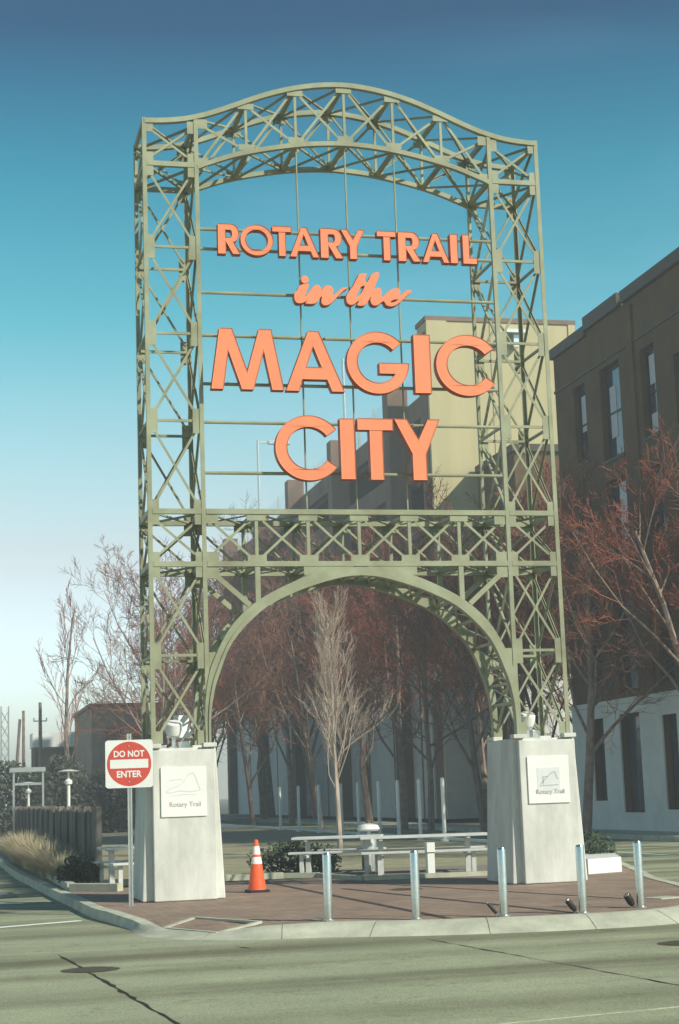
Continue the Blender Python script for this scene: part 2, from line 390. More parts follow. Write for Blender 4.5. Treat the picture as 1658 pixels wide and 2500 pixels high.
def manhole(x, y, r, z, lab):
    t = thing('manhole_cover', lab, 'manhole cover', (x, y, z))
    obj('lid', MB().lathe([(r*.9, -.004), (r*.9, .005)], n=28), IRON, t)
    b = MB()
    for k in range(28):
        a0, a1 = 2*pi*k/28, 2*pi*(k+1)/28
        q = lambda a, rr, zz: (cos(a)*rr, sin(a)*rr, zz)
        b.add([q(a0, r*.92, .008), q(a1, r*.92, .008), q(a1, r, .004), q(a0, r, .004)], [(0, 3, 2, 1)])
    obj('rim', b, IRON, t)
manhole(-5.33, -8.8, .31, -.149, 'round dark iron manhole cover crossed by the road crack')
manhole(1.05, -9.66, .31, -.149, 'round dark iron manhole cover at the right edge of the road')
manhole(.62, .15, .28, -.006, 'round iron cover in the brick plaza behind the bollards')
t = tag(obj('utility_cover', MB().box(-.22, .22, -.2, .2, -.01, .004), KERB, bevel=.004), 'small square concrete utility cover in the brick near the rightmost bollard', 'utility cover')
t.location = (3.0, -4.75, 0); t.rotation_euler = (0, 0, .3)

# ---------------------------------------------------------------- gateway sign
G = thing('gateway_sign', 'tall steel truss gateway with orange letters reading ROTARY TRAIL in the MAGIC CITY', 'gateway sign')
TW, HW, DP = .8884, 2.645, 1.226
XS = [-HW-TW, -HW, HW, HW+TW]
TOP = [13.09, 13.17, 13.17, 13.09]
LEV = [2.47, 3.89, 5.386, 6.264, 7.80, 9.30, 10.81, 12.278]
PED_T = 2.42
CW = .072
cols = {}
for j, y in enumerate((0, DP)):
    for i, x in enumerate(XS):
        # angle section: two legs
        sx = 1 if i in (0, 2) else -1; sy = 1 if j == 0 else -1
        b = MB(); x0 = x-sx*CW/2; y0 = y-sy*.04
        xa, xb = sorted((x0, x0+sx*CW)); ya, yb = sorted((y0, y0+sy*.016)); b.box(xa, xb, ya, yb, PED_T, TOP[i])
        xa, xb = sorted((x0, x0+sx*.016)); ya, yb = sorted((y0+sy*.016, y0+sy*CW)); b.box(xa, xb, ya, yb, PED_T, TOP[i])
        obj('column', b, STEEL, G)
def topz(x):
    P = [(-3.533, 13.075), (-3.06, 13.10), (-2.645, 13.185), (-2.22, 13.34), (-1.75, 13.545), (-1.33, 13.715), (-.8, 13.865), (-.28, 13.945), (0, 13.955)]
    return interp(P, -abs(x))
def lowz(x):
    P = [(-2.645, 12.285), (-2.13, 12.50), (-1.75, 12.61), (-1.33, 12.705), (-.83, 12.80), (-.3, 12.852), (0, 12.862)]
    return interp(P, -abs(x))
def interp(P, x):
    for (a, b), (c, d) in zip(P, P[1:]):
        if x <= c: return b+(d-b)*(x-a)/(c-a)
    return P[-1][1]
def smooth_curve(fn, x0, x1, n=40):
    # low-pass of the interpolated chord
    o = []
    for i in range(n+1):
        x = x0+(x1-x0)*i/n; h = .22
        k = [fn(max(min(x+d, x1), x0)) for d in (-h, -h/2, 0, h/2, h)] if abs(x) < abs(x0)-.05 else [fn(x)]
        o.append((x, sum(k)/len(k)))
    return o
TC = smooth_curve(topz, -3.533, 3.533); LC = smooth_curve(lowz, -2.645, 2.645)
def ribbon(curve, y, h, d, name):
    # chord as a bent box: height h (hung below the curve), depth d centred on y
    b = MB(); v = []; f = []
    for i, (x, z) in enumerate(curve):
        a = curve[max(i-1, 0)]; c = curve[min(i+1, len(curve)-1)]
        t = Vector((c[0]-a[0], 0, c[1]-a[1])).normalized(); nn = Vector((-t.z, 0, t.x))
        p = Vector((x, 0, z))
        for dn, dy in ((0, -d/2), (0, d/2), (-h, d/2), (-h, -d/2)):
            q = p+nn*dn; v.append((q.x, y+dy, q.z))
    m_ = len(curve)
    for i in range(m_-1):
        for k in range(4): f.append((i*4+k, i*4+(k+1) % 4, (i+1)*4+(k+1) % 4, (i+1)*4+k)[::-1])
    f.append((0, 1, 2, 3)); f.append(tuple((m_-1)*4+k for k in (3, 2, 1, 0)))
    b.add(v, f); return obj(name, b, STEEL, G)
for y in (0, DP):
    ribbon(TC, y, .085, .10, 'top_chord'); ribbon(LC, y, .08, .09, 'curved_chord')
def member(name, p, q, w, h=.03, ref=(0, -1, 0)):
    return obj(name, MB().bar(p, q, w, h, ref), STEEL, G)
def ang(name, p, q, w, ref=(0, -1, 0)):
    # small angle section: flat leg + outstanding leg
    p = Vector(p); q = Vector(q); d = (q-p).normalized(); rf = Vector(ref); nn = (rf-d*rf.dot(d)).normalized(); a = d.cross(nn)
    b = MB().bar(p, q, w, .012, ref)
    s = a*(w/2-.006)-nn*(w/2)
    b.bar(p+s, q+s, .012, w*.8, ref)
    return obj(name, b, STEEL, G)
def gusset(x0, x1, y, z0, z1):
    b = MB().box(x0, x1, y-.006, y+.006, z0, z1)
    return obj('gusset_plate', b, STEEL, G)
# towers
LV = LEV+[13.06]
for tw in (0, 2):
    xa, xb = XS[tw], XS[tw+1]
    for j, y in enumerate((0, DP)):
        yo = y+(.02 if j == 0 else -.02); sg = 1 if j == 0 else -1
        for k, z in enumerate(LV[1:-1], 1):
            big = k in (2, 3, 7)
            member('rung', (xa+.04, y, z), (xb-.04, y, z), .085 if big else .045, .08 if big else .035)
        for k in range(len(LV)-1):
            z0, z1 = LV[k], LV[k+1]
            big0 = .04 if k in (2, 3, 7) else .02
            for s in (0, 1):
                p = (xa+.07 if s == 0 else xb-.07, yo+s*.014*sg, z0+.10); q = (xb-.07 if s == 0 else xa+.07, yo+s*.014*sg, z1-.12)
                ang('diagonal_brace', p, q, .040, (0, -sg, 0))
        for k, z in enumerate(LV):
            lo = .22 if k else 0; hi = .20 if k < len(LV)-1 else 0
            gusset(xa+.035, xa+.15, y-.035*sg+.012*sg, z-lo, z+hi)
            gusset(xb-.15, xb-.035, y-.035*sg+.012*sg, z-lo, z+hi)
    for i in (tw, tw+1):
        x = XS[i]; sx = 1 if i == tw else -1
        for k, z in enumerate(LV[1:-1], 1):
            big = k in (2, 3, 7)
            member('rung', (x, .04, z), (x, DP-.04, z), .085 if big else .045, .06 if big else .035, (1, 0, 0))
        member('rung', (x, .04, TOP[i]-.05), (x, DP-.04, TOP[i]-.05), .085, .06, (1, 0, 0))
        for k in range(len(LV)-1):
            z0, z1 = LV[k], LV[k+1]
            for s in (0, 1):
                p = (x+s*.014*sx, .06 if s == 0 else DP-.06, z0+.10); q = (x+s*.014*sx, DP-.06 if s == 0 else .06, z1-.12)
                ang('diagonal_brace', p, q, .038, (-sx, 0, 0))
    # plan bracing at the ring levels
    for z in (LEV[2], LEV[3], LEV[7], 13.02):
        for s in (0, 1):
            member('lacing_bar', (xa+.05, .05 if s == 0 else DP-.05, z-.01-.016*s), (xb-.05, DP-.05 if s == 0 else .05, z-.01-.016*s), .05, .03, (0, 0, 1))
# box beam
B1, B2 = LEV[3], LEV[2]
VX = [-HW+HW*2*i/6 for i in range(7)]
for j, y in enumerate((0, DP)):
    sg = 1 if j == 0 else -1
    for z in (B1, B2):
        obj('beam_chord', MB().box(-HW+.04, HW-.04, y-.045, y+.045, z-.043, z+.043), STEEL, G)
    for x in VX[1:-1]: member('strut', (x, y+.01, B2+.04), (x, y+.01, B1-.04), .055, .05)
    for a, c in zip(VX, VX[1:]):
        for s in (0, 1):
            p = (a+.07, y+.03*sg+s*.014*sg, B2+.1) if s == 0 else (c-.07, y+.03*sg+s*.014*sg, B2+.1)
            q = (c-.07, y+.03*sg+s*.014*sg, B1-.1) if s == 0 else (a+.07, y+.03*sg+s*.014*sg, B1-.1)
            ang('diagonal_brace', p, q, .042, (0, -sg, 0))
    for x in VX[1:-1]:
        gusset(x-.16, x+.16, y-.02*sg, B1-.15, B1-.042); gusset(x-.16, x+.16, y-.02*sg, B2+.042, B2+.15)
    for x, s in ((-HW, 1), (HW, -1)):
        for z0, z1 in ((B1-.2, B1-.042), (B2+.042, B2+.2), (B2-.24, B2-.042)):
            xa, xb = sorted((x+.035*s, x+.24*s)); gusset(xa, xb, y-.02*sg, z0, z1)
for z in (B1, B2):
    for x in VX[1:-1]: member('cross_tie', (x, .045, z-.01), (x, DP-.045, z-.01), .06, .06, (0, 0, 1))
    for a, c in zip(VX, VX[1:]):
        for s in (0, 1):
            member('lacing_bar', (a+.03, .05 if s == 0 else DP-.05, z-.02-.016*s), (c-.03, DP-.05 if s == 0 else .05, z-.02-.016*s), .06, .014, (0, 0, 1))
# curved top truss
for j, y in enumerate((0, DP)):
    sg = 1 if j == 0 else -1
    for x in VX[1:-1]: member('strut', (x, y+.01, lowz(x)-.03), (x, y+.01, topz(x)-.06), .045, .04)
    for a, c in zip(VX, VX[1:]):
        for s in (0, 1):
            yy = y+.03*sg+s*.014*sg
            p = (a+.07, yy, lowz(a)+.05) if s == 0 else (c-.07, yy, lowz(c)+.05)
            q = (c-.07, yy, topz(c)-.14) if s == 0 else (a+.07, yy, topz(a)-.14)
            ang('diagonal_brace', p, q, .043, (0, -sg, 0))
    for x in VX[1:-1]:
        gusset(x-.14, x+.14, y-.02*sg, topz(x)-.19, topz(x)-.085); gusset(x-.14, x+.14, y-.02*sg, lowz(x)-.01, lowz(x)+.10)
    for x, s in ((-HW, 1), (HW, -1)):
        xa, xb = sorted((x+.035*s, x+.2*s)); gusset(xa, xb, y-.02*sg, topz(x)-.24, topz(x)-.07); gusset(xa, xb, y-.02*sg, lowz(x)-.02, lowz(x)+.12)
for fn, off in ((topz, -.05), (lowz, -.04)):
    for x in VX[1:-1]: member('cross_tie', (x, .05, fn(x)+off), (x, DP-.05, fn(x)+off), .08, .05, (0, 0, 1))
    for a, c in zip(VX, VX[1:]):
        for s in (0, 1):
            member('lacing_bar', (a+.03, .05 if s == 0 else DP-.05, fn(a)+off-.016*s), (c-.03, DP-.05 if s == 0 else .05, fn(c)+off-.016*s), .042, .03, (0, 0, 1))
# big arch ribs under the beam
RI = [(-2.61, 2.44), (-2.605, 2.85), (-2.56, 3.2), (-2.465, 3.54), (-2.21, 4.11), (-1.72, 4.61), (-1.22, 4.88), (-.72, 5.06), (-.3, 5.165), (0, 5.19)]
RO = [(-2.69, 2.44), (-2.69, 3.0), (-2.63, 3.5), (-2.49, 3.9), (-2.2, 4.39), (-1.76, 4.78), (-1.2, 5.07), (-.7, 5.25), (-.3, 5.315), (0, 5.33)]
def fullc(P):
    L = catmull([(x, 0, z) for x, z in P], 5); return [(p.x, p.z) for p in L]+[(-p.x, p.z) for p in reversed(L[:-1])]
ci, co = fullc(RI), fullc(RO)
for j, y in enumerate((0, DP)):
    b = MB(); v = []; f = []; n = len(ci)
    for (xi, zi), (xo, zo) in zip(ci, co):
        for yy in (y-.055, y+.055): v += [(xi, yy, zi), (xo, yy, zo)]
    for i in range(n-1):
        a = i*4; c = a+4
        f += [(a, c, c+1, a+1)[::-1], (a+2, a+3, c+3, c+2)[::-1], (a, a+2, c+2, c)[::-1], (a+1, c+1, c+3, a+3)[::-1]]
    f += [(0, 1, 3, 2), (n*4-4, n*4-2, n*4-1, n*4-3)]
    b.add(v, f); obj('arch_rib', b, STEEL, G)
    b = MB(); v = []; f = []
    for (xi, zi), (xo, zo) in zip(ci, co):
        t = .36
        xm, zm = xi+(xo-xi)*t, zi+(zo-zi)*t
        for yy in (y-.075, y+.075): v += [(xi*.998, yy, zi-.006), (xm, yy, zm)]
    f = []
    for i in range(n-1):
        a = i*4; c = a+4
        f += [(a, c, c+1, a+1)[::-1], (a+2, a+3, c+3, c+2)[::-1], (a, a+2, c+2, c)[::-1], (a+1, c+1, c+3, a+3)[::-1]]
    f += [(0, 1, 3, 2), (n*4-4, n*4-2, n*4-1, n*4-3)]
    b.add(v, f); obj('rib_flange', b, STEEL, G)
    for s in (-1, 1):
        x = s*1.763
        member('strut', (x, y, 4.75), (x, y, B2-.04), .085, .07)
        member('strut', (s*2.50, y+.005, B2-.16), (s*1.9, y+.005, 4.70), .085, .06)
        b = MB(); P = [(s*2.605, 3.93), (s*2.40, 3.93), (s*2.47, 3.75), (s*2.605, 3.3)]
        v = [(px_, y-.03, z) for px_, z in P]+[(px_, y+.03, z) for px_, z in P]
        f = [(0, 1, 2, 3), (7, 6, 5, 4)]+[(i, i+4, (i+1) % 4+4, (i+1) % 4) for i in range(4)]
        b.add(v, f); obj('gusset_plate', b, STEEL, G)
        xa, xb = sorted((s*.98, s*.12)); gusset(xa, xb, y-.03, 5.2, B2-.042)
for k in range(4, len(ci)-4, 4):
    x, z = ci[k]; x2, z2 = co[k]
    member('cross_tie', ((x+x2)/2, .05, (z+z2)/2), ((x+x2)/2, DP-.05, (z+z2)/2), .05, .05, (0, 0, 1))
for k in range(4, len(ci)-8, 4):
    x, z = [(a+c)/2 for a, c in zip(ci[k], co[k])]; x2, z2 = [(a+c)/2 for a, c in zip(ci[k+4], co[k+4])]
    for s in (0, 1):
        member('lacing_bar', (x, .05 if s == 0 else DP-.05, z), (x2, DP-.05 if s == 0 else .05, z2), .035, .02, (0, 0, 1))
# letter rails and rods
for z in (11.15, 10.80, 10.03, 9.28, 8.44, 7.782, 6.918):
    obj('letter_rail', MB().tube([(-HW+.03, .0, z), (HW-.03, .0, z)], .029, 8), STEEL, G, smooth=True)
for x in (-.878, -.004, .884):
    obj('hanger_rod', MB().tube([(x, .05, B1), (x, .05, lowz(x)-.05)], .016, 6), STEEL, G, smooth=True)

# ---- letters
def arc(cx_, cz_, rx, rz, a0, a1, n=20):
    return [(cx_+rx*cos(radians(a0+(a1-a0)*i/n)), cz_+rz*sin(radians(a0+(a1-a0)*i/n))) for i in range(n+1)]
def gl_O(t): return [arc(.5, .5, .5, .5, 0, 360, 40)[:-1], arc(.5, .5, .5-t, .5-t, 0, 360, 36)[:-1]]
def gl_C(t, a=35):
    s = .5/cos(radians(0)); w = .5+.5*cos(radians(a)); R = .5
    o = arc(.5, .5, R, R, a, 360-a, 40)+arc(.5, .5, R-t, R-t, 360-a, a, 36)
    return [[(x/w, z) for x, z in o]]
def gl_G(t, a=40):
    ri = .5-t; th = .175; x1 = sqrt(ri*ri-th*th); ang1 = 360-math.degrees(math.asin(th/ri))
    o = arc(.5, .5, .5, .5, a, 360, 40)+[(.52, .5), (.52, .5-th)]+arc(.5, .5, ri, ri, ang1, a, 36)
    return [o]
def gl_R():
    o = [(0, 0), (.36, 0), (.36, .40), (.665, 0), (1, 0), (.70, .40)]+arc(.60, .69, .345, .31, -60, 90, 14)+[(0, 1)]
    h = [(.35, .80)]+[(.53, .80)]+arc(.55, .675, .085, .125, 80, -80, 8)+[(.53, .55), (.35, .55)]
    return [o, h]
GL = {
 'I': [[(0, 0), (1, 0), (1, 1), (0, 1)]],
 'M': [[(0, 0), (.168, 0), (.246, .63), (.42, 0), (.58, 0), (.733, .63), (.835, 0), (1, 0), (.842, 1), (.67, 1), (.5, .30), (.30, 1), (.127, 1)]],
 'A': [[(0, 0), (.23, 0), (.287, .195), (.705, .195), (.782, 0), (1, 0), (.58, 1), (.40, 1)], [(.483, .74), (.36, .40), (.615, .40)]],
 'T': [[(.33, 0), (.70, 0), (.70, .81), (1, .81), (1, 1), (0, 1), (0, .81), (.33, .81)]],
 'Y': [[(0, 1), (.28, 1), (.527, .67), (.74, 1), (1, 1), (.683, .43), (.683, 0), (.377, 0), (.377, .43)]],
 'L': [[(0, 0), (1, 0), (1, .21), (.48, .21), (.48, 1), (0, 1)]],
 'R': gl_R(), 'O': gl_O(.165), 'C': gl_C(.175), 'G': gl_G(.175)}
def letter_mesh(polys, y0, y1, rim):
    bm = bmesh.new()
    pv = []; 
    for p in polys: pv += [bm.verts.new((x, y0, z)) for x, z in p]
    flat = [q for p in polys for q in p]
    fs = []
    for a, b_, c in tessellate_polygon([[Vector((x, z, 0)) for x, z in p] for p in polys]):
        A_, B_, C_ = flat[a], flat[b_], flat[c]
        cr = (B_[0]-A_[0])*(C_[1]-A_[1])-(B_[1]-A_[1])*(C_[0]-A_[0])
        if abs(cr) < 1e-9: continue
        if cr < 0: b_, c = c, b_
        try: fs.append(bm.faces.new((pv[a], pv[b_], pv[c])))
        except ValueError: pass
    ret = bmesh.ops.extrude_face_region(bm, geom=fs)   # the copy becomes the front cap
    nv = [g for g in ret['geom'] if isinstance(g, bmesh.types.BMVert)]; nf = [g for g in ret['geom'] if isinstance(g, bmesh.types.BMFace)]
    back = [f_ for f_ in fs if f_.is_valid]
    for v_ in nv: v_.co.y = y0
    for f_ in bm.faces:
        pass
    # original ring of vertices goes to the back
    nvs = set(nv)
    for v_ in bm.verts:
        if v_ not in nvs: v_.co.y = y1
    try:
        r = bmesh.ops.inset_region(bm, faces=nf, thickness=rim, depth=0, use_even_offset=True, use_boundary=True)
        vs = set(v_ for f_ in nf for v_ in f_.verts)
        for v_ in vs: v_.co.y += .012
    except Exception as ex: print('inset', ex)
    bmesh.ops.recalc_face_normals(bm, faces=bm.faces)
    me = bpy.data.meshes.new('letter'); bm.to_mesh(me); bm.free()
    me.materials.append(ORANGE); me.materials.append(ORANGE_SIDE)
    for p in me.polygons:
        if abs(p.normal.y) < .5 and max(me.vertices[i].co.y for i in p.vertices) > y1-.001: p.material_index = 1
    return me
def put_letter(ch, x0, x1, z0, z1, depth=.17, rim=.016, yf=-.27):
    P = [[(x0+(x1-x0)*x, z0+(z1-z0)*z) for x, z in p] for p in GL[ch]]
    o = obj('letter', letter_mesh(P, yf, yf+depth, rim), None, G); o['label'] = 'orange letter '+ch
    # stand-off brackets back to the rails
    return o
for ch, x0, x1 in (('R', -2.341, -1.955), ('O', -1.955, -1.385), ('T', -1.40, -1.068), ('A', -1.10, -.585), ('R', -.560, -.158), ('Y', -.205, .222), ('T', .443, .785), ('R', .820, 1.228), ('A', 1.255, 1.745), ('I', 1.762, 1.902), ('L', 1.992, 2.25)):
    dz = .008 if ch == 'O' else 0
    put_letter(ch, x0, x1, 10.642-dz, 11.172+dz, .15, .011)
for ch, x0, x1, z0, z1 in (('M', -2.51, -1.27, 8.295, 9.345), ('A', -1.24, -.222, 8.29, 9.337), ('G', -.173, .925, 8.272, 9.362), ('I', 1.02, 1.315, 8.30, 9.335), ('C', 1.41, 2.463, 8.268, 9.355)):
    put_letter(ch, x0, x1, z0, z1)
for ch, x0, x1, z0, z1 in (('C', -1.452, -.40, 6.757, 7.87), ('I', -.335, -.08, 6.785, 7.828), ('T', -.028, .598, 6.78, 7.838), ('Y', .618, 1.425, 6.782, 7.84)):
    put_letter(ch, x0, x1, z0, z1)
def cropxz(c):
    px_, py_ = 700+.21046*c[0], 640+.21046*c[1]
    return (-1.064+(px_-718)*.00721, 9.72+(752-py_)*.0073+(px_-718)*.00025)
IN = [(90, 352), (122, 325), (166, 262), (266, 256), (224, 360), (220, 388), (300, 292), (330, 266), (360, 258), (386, 270), (402, 296), (406, 322), (432, 285), (470, 266), (502, 266), (530, 284), (543, 312), (541, 342), (530, 378), (570, 356), (622, 308), (645, 292), (682, 290), (716, 293), (640, 348), (560, 430), (500, 484), (448, 500), (415, 490), (396, 452), (404, 392), (332, 476), (213, 476), (240, 444), (188, 470), (148, 475), (112, 465), (92, 430), (87, 390)]
DOT = [(218+45*cos(a*pi/9), 202+47*sin(a*pi/9)) for a in range(18)]
TH = [(850, 130), (940, 130), (916, 193), (938, 226), (1005, 125), (1090, 125), (1020, 304), (1050, 290), (1085, 296), (1108, 322), (1104, 372), (1106, 398), (1150, 360), (1200, 320), (1250, 299), (1292, 296), (1320, 312), (1328, 346), (1316, 384), (1392, 322), (1418, 316), (1462, 333), (1390, 398), (1320, 462), (1260, 500), (1200, 511), (1150, 494), (1122, 450), (1060, 494), (1010, 500), (978, 478), (966, 436), (976, 402), (906, 496), (812, 496), (836, 444), (780, 484), (740, 494), (702, 476), (688, 440), (690, 386), (740, 312), (772, 268)]
TH_H = [(868, 284), (908, 274), (858, 360), (806, 394)]
E_H = [(1205, 464), (1226, 441), (1290, 428), (1258, 452)]
E_H2 = [(1222, 404), (1240, 374), (1268, 356), (1262, 374)]
def curve_letter(polys, y0, depth):
    cu = bpy.data.curves.new('script', 'CURVE'); cu.dimensions = '2D'; cu.fill_mode = 'BOTH'; cu.extrude = depth/2; cu.bevel_depth = .008; cu.bevel_resolution = 1; cu.offset = -.008
    for p in polys:
        L_ = catmull([(x, z, 0) for x, z in p+p[:1]], 3)[:-1]
        sp_ = cu.splines.new('POLY'); sp_.points.add(len(L_)-1); sp_.use_cyclic_u = True
        for q, w_ in zip(sp_.points, L_): q.co = (w_[0], w_[1], 0, 1)
    o = bpy.data.objects.new('script', cu); COL.objects.link(o); bpy.context.view_layer.update()
    me = bpy.data.meshes.new_from_object(o.evaluated_get(bpy.context.evaluated_depsgraph_get())); bpy.data.objects.remove(o)
    me.transform(Matrix.Translation((0, y0+depth/2, 0)) @ Matrix.Rotation(pi/2, 4, 'X')); me.materials.clear(); me.materials.append(ORANGE); me.materials.append(ORANGE_SIDE)
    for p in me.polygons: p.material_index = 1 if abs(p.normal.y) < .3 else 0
    return me
for polys, lab in (([IN], 'orange script word in'), ([DOT], 'orange dot of the script i'), ([TH, TH_H, E_H], 'orange script word the')):
    sm = []
    for p in polys:
        sm.append([cropxz(c) for c in p])
    o = obj('letter', curve_letter(sm, -.27, .14), None, G); o['label'] = lab
# stand-offs: short tubes from the letters to the rails
for x, z in [(x, z) for z in (11.15, 10.80) for x in (-2.25, -1.67, -1.23, -.85, -.45, .0, .61, .95, 1.5, 1.83, 2.06)]+[(x, z) for z in (9.28, 8.44) for x in (-2.2, -1.5, -.9, -.5, .2, .6, 1.16, 1.8, 2.2)]+[(x, z) for z in (7.782, 6.918) for x in (-1.1, -.7, -.2, .28, 1.0)]+[(-.9, 10.03), (-.6, 10.03), (.0, 10.03), (.45, 10.03)]:
    obj('stand_off', MB().tube([(x, -.11, z), (x, .0, z)], .015, 6), STEEL, G)

# ---- pedestals
for s, cxp in ((-1, -3.08), (1, 3.09)):
    ped = obj('pedestal', MB(), CONC, G)
    b = MB(); z1 = 2.40
    X0, X1, Y0, Y1 = -.665, .665, .0, DP+.16
    x0, x1, y0, y1 = -.56, .56, .02, DP+.12
    b.add([(X0, Y0, 0), (X1, Y0, 0), (X1, Y1, 0), (X0, Y1, 0), (x0, y0, z1), (x1, y0, z1), (x1, y1, z1), (x0, y1, z1)],
          [(0, 3, 2, 1), (4, 5, 6, 7), (0, 1, 5, 4), (1, 2, 6, 5), (2, 3, 7, 6), (3, 0, 4, 7)])
    me = mesh('pedestal', b, CONC); ped.data = me; ped.location = (cxp, 0, 0)
    md = ped.modifiers.new('bevel', 'BEVEL'); md.width = .02; md.segments = 2
    pan = obj('front_panel', MB().box(-.49, .515, -.13, .012, 0, 2.365), CONC, ped, bevel=.015)
    for px_ in (-.45, .45):
        for py_ in (.0, DP):
            obj('base_plate', MB().box(px_-.11, px_+.11, py_-.1, py_+.1, 2.4, 2.47), CONC, ped, bevel=.01)
    plq = obj('plaque', MB().box(-.365, .365, -.155, -.128, 1.31, 2.09), WHITE, ped, bevel=.004)
    if s < 0:
        b = MB(); y = -.1565
        def stroke(P, w, mb):
            for a, c in zip(P, P[1:]): mb.bar((a[0], y, a[1]), (c[0], y, c[1]), w, .003)
        stroke([(-.28, 1.71), (-.22, 1.75), (-.1, 1.79), (.0, 1.85), (.08, 1.97), (.15, 2.0), (.2, 1.93), (.24, 1.80), (.27, 1.73)], .016, b)
        stroke([(-.28, 1.70), (-.2, 1.69), (-.05, 1.72), (.1, 1.70), (.27, 1.72)], .02, b)
        stroke([(-.22, 1.88), (-.12, 1.9), (-.02, 1.90)], .02, b)
        stroke([(-.2, 1.64), (.0, 1.66), (.2, 1.65)], .014, b)
        obj('plaque_drawing', b, INKF, ped)
    else:
        obj('plaque_drawing', MB().box(-.2, .2, -.159, -.155, 1.47, 1.9), INKF, ped)
        b = MB()
        for P_ in ([(-.16, 1.62), (-.05, 1.72), (.04, 1.80), (.11, 1.83), (.16, 1.70)], [(-.17, 1.60), (.17, 1.61)], [(-.1, 1.62), (-.1, 1.75), (-.02, 1.75)]):
            for a_, c_ in zip(P_, P_[1:]): b.bar((a_[0], -.160, a_[1]), (c_[0], -.160, c_[1]), .014, .003)
        obj('plaque_drawing', b, INK, ped)
    tm = text_mesh('Rotary Trail', .105, .001, INK if s < 0 else INK, .001)
    o = obj('plaque_text', tm, None, ped); o.location = (.02, -.1585 if s < 0 else -.162, 1.5)
    # floodlights on the pedestal top
    fl = obj('floodlight', MB().lathe([(.02, 0), (.12, .02), (.14, .10), (.14, .2), (.12, .22)], n=20), WHITE, ped, smooth=True)
    fl.location = (-.08 if s < 0 else -.16, .35, 2.62); fl.rotation_euler = (.35, 0, .0)
    br = obj('floodlight_bracket', MB().box(-.03, .03, -.02, .02, 2.4, 2.64).box(-.11, .11, -.03, .03, 2.58, 2.62).box(-.08, .08, -.08, .08, 2.4, 2.43), GALV, ped); br.location = (-.08 if s < 0 else -.16, .35, 0)
    if s < 0:
        hd = obj('floodlight_hood', MB().box(-.13, .13, -.02, .02, 0, .38), WHITE, ped); hd.location = (.12, .62, 2.58); hd.rotation_euler = (-.25, 0, .2)
        bx = obj('ballast_box', MB().box(.05, .2, .4, .6, 2.4, 2.52).box(-.3, -.2, .3, .45, 2.4, 2.46).box(-.02, .03, .2, .3, 2.4, 2.5), GALV, ped, bevel=.008)
    else:
        bx = obj('ballast_box', MB().box(-.08, .05, .3, .45, 2.4, 2.55), GALV, ped, bevel=.008)

# ---------------------------------------------------------------- haze
HZ = .002
if HZ:
    hm = bpy.data.materials.new('haze_air'); hm.use_nodes = True; t_ = hm.node_tree; t_.nodes.clear()
    pv = N(t_, 'ShaderNodeVolumePrincipled'); pv.inputs['Density'].default_value = HZ; pv.inputs['Color'].default_value = (.86, .93, .97, 1); pv.inputs['Anisotropy'].default_value = 0
    ho = N(t_, 'ShaderNodeOutputMaterial'); t_.links.new(pv.outputs[0], ho.inputs['Volume'])
    tag(obj('haze', MB().box(-520, 720, -320, 1220, -2.2, 36), hm), kind='stuff')

# ---------------------------------------------------------------- bollards
spots = [(-2.03, -5.66), (-1.03, -6.25), (.05, -6.5), (1.05, -6.65), (2.02, -6.22)]
blab = ['leftmost stainless bollard, nearest to the traffic cone, on the brick plaza edge', 'second stainless bollard from the left in the row at the kerb',
        'stainless bollard in the middle of the row, in front of the right pedestal gap', 'second stainless bollard from the right, in front of the right pedestal', 'rightmost stainless bollard of the row at the kerb']
b0 = thing('bollard', blab[0], 'bollard', (0, 0, 0), 'stainless bollards along the kerb')
obj('post', MB().lathe([(.0555, 0), (.0555, .818), (.052, .83), (.045, .835)], n=28), STAINLESS, b0, smooth=True)
obj('cap', MB().lathe([(.050, .833), (.047, .842), (.02, .846)], n=28), STAINLESS, b0, smooth=True)
obj('base_collar', MB().lathe([(.08, -.01), (.08, .008), (.06, .014)], n=24), GALV, b0, smooth=True)
for i, (x, y) in enumerate(spots):
    o = b0 if i == 0 else copy_tree(b0)
    o.location = (x, y, 0); o['label'] = blab[i]
ul = ['small dark ground spotlight leaning beside the middle bollard', 'small dark ground spotlight beside the second bollard from the right', 'small dark ground spotlight at the foot of the rightmost bollard']
for i, k in enumerate((2, 3, 4)):
    x, y = spots[k]
    t = thing('ground_spotlight', ul[i], 'spotlight', (x-.11, y+.04, 0), 'ground spotlights at the bollards', rz=.3*i)
    r = (.022, .038, .05)[i]; d = Vector((-.62, .1, .78))
    obj('lamp_head', MB().tube([Vector((.02, 0, .03)), Vector((.02, 0, .03))+d*.05, Vector((.02, 0, .03))+d*.15, Vector((.02, 0, .03))+d*.17], [r*.7, r, r, r*.8], 12), FRAME, t, smooth=True)
    obj('lamp_lens', MB().tube([Vector((.02, 0, .03))+d*.168, Vector((.02, 0, .03))+d*.176], [r*.75, r*.7], 12), GALV, t)
    obj('stake', MB().box(.01, .03, -.012, .012, -.01, .04), GALV, t)
t = tag(obj('metal_plate', MB().bar((-2.02, 0, .0), (-2.16, .62, .03), .035, .012, (0, 0, 1)), GALV), 'thin metal strip lying on the bricks left of the leftmost bollard', 'metal strip')
t.location = (-.05, -5.75, .005)

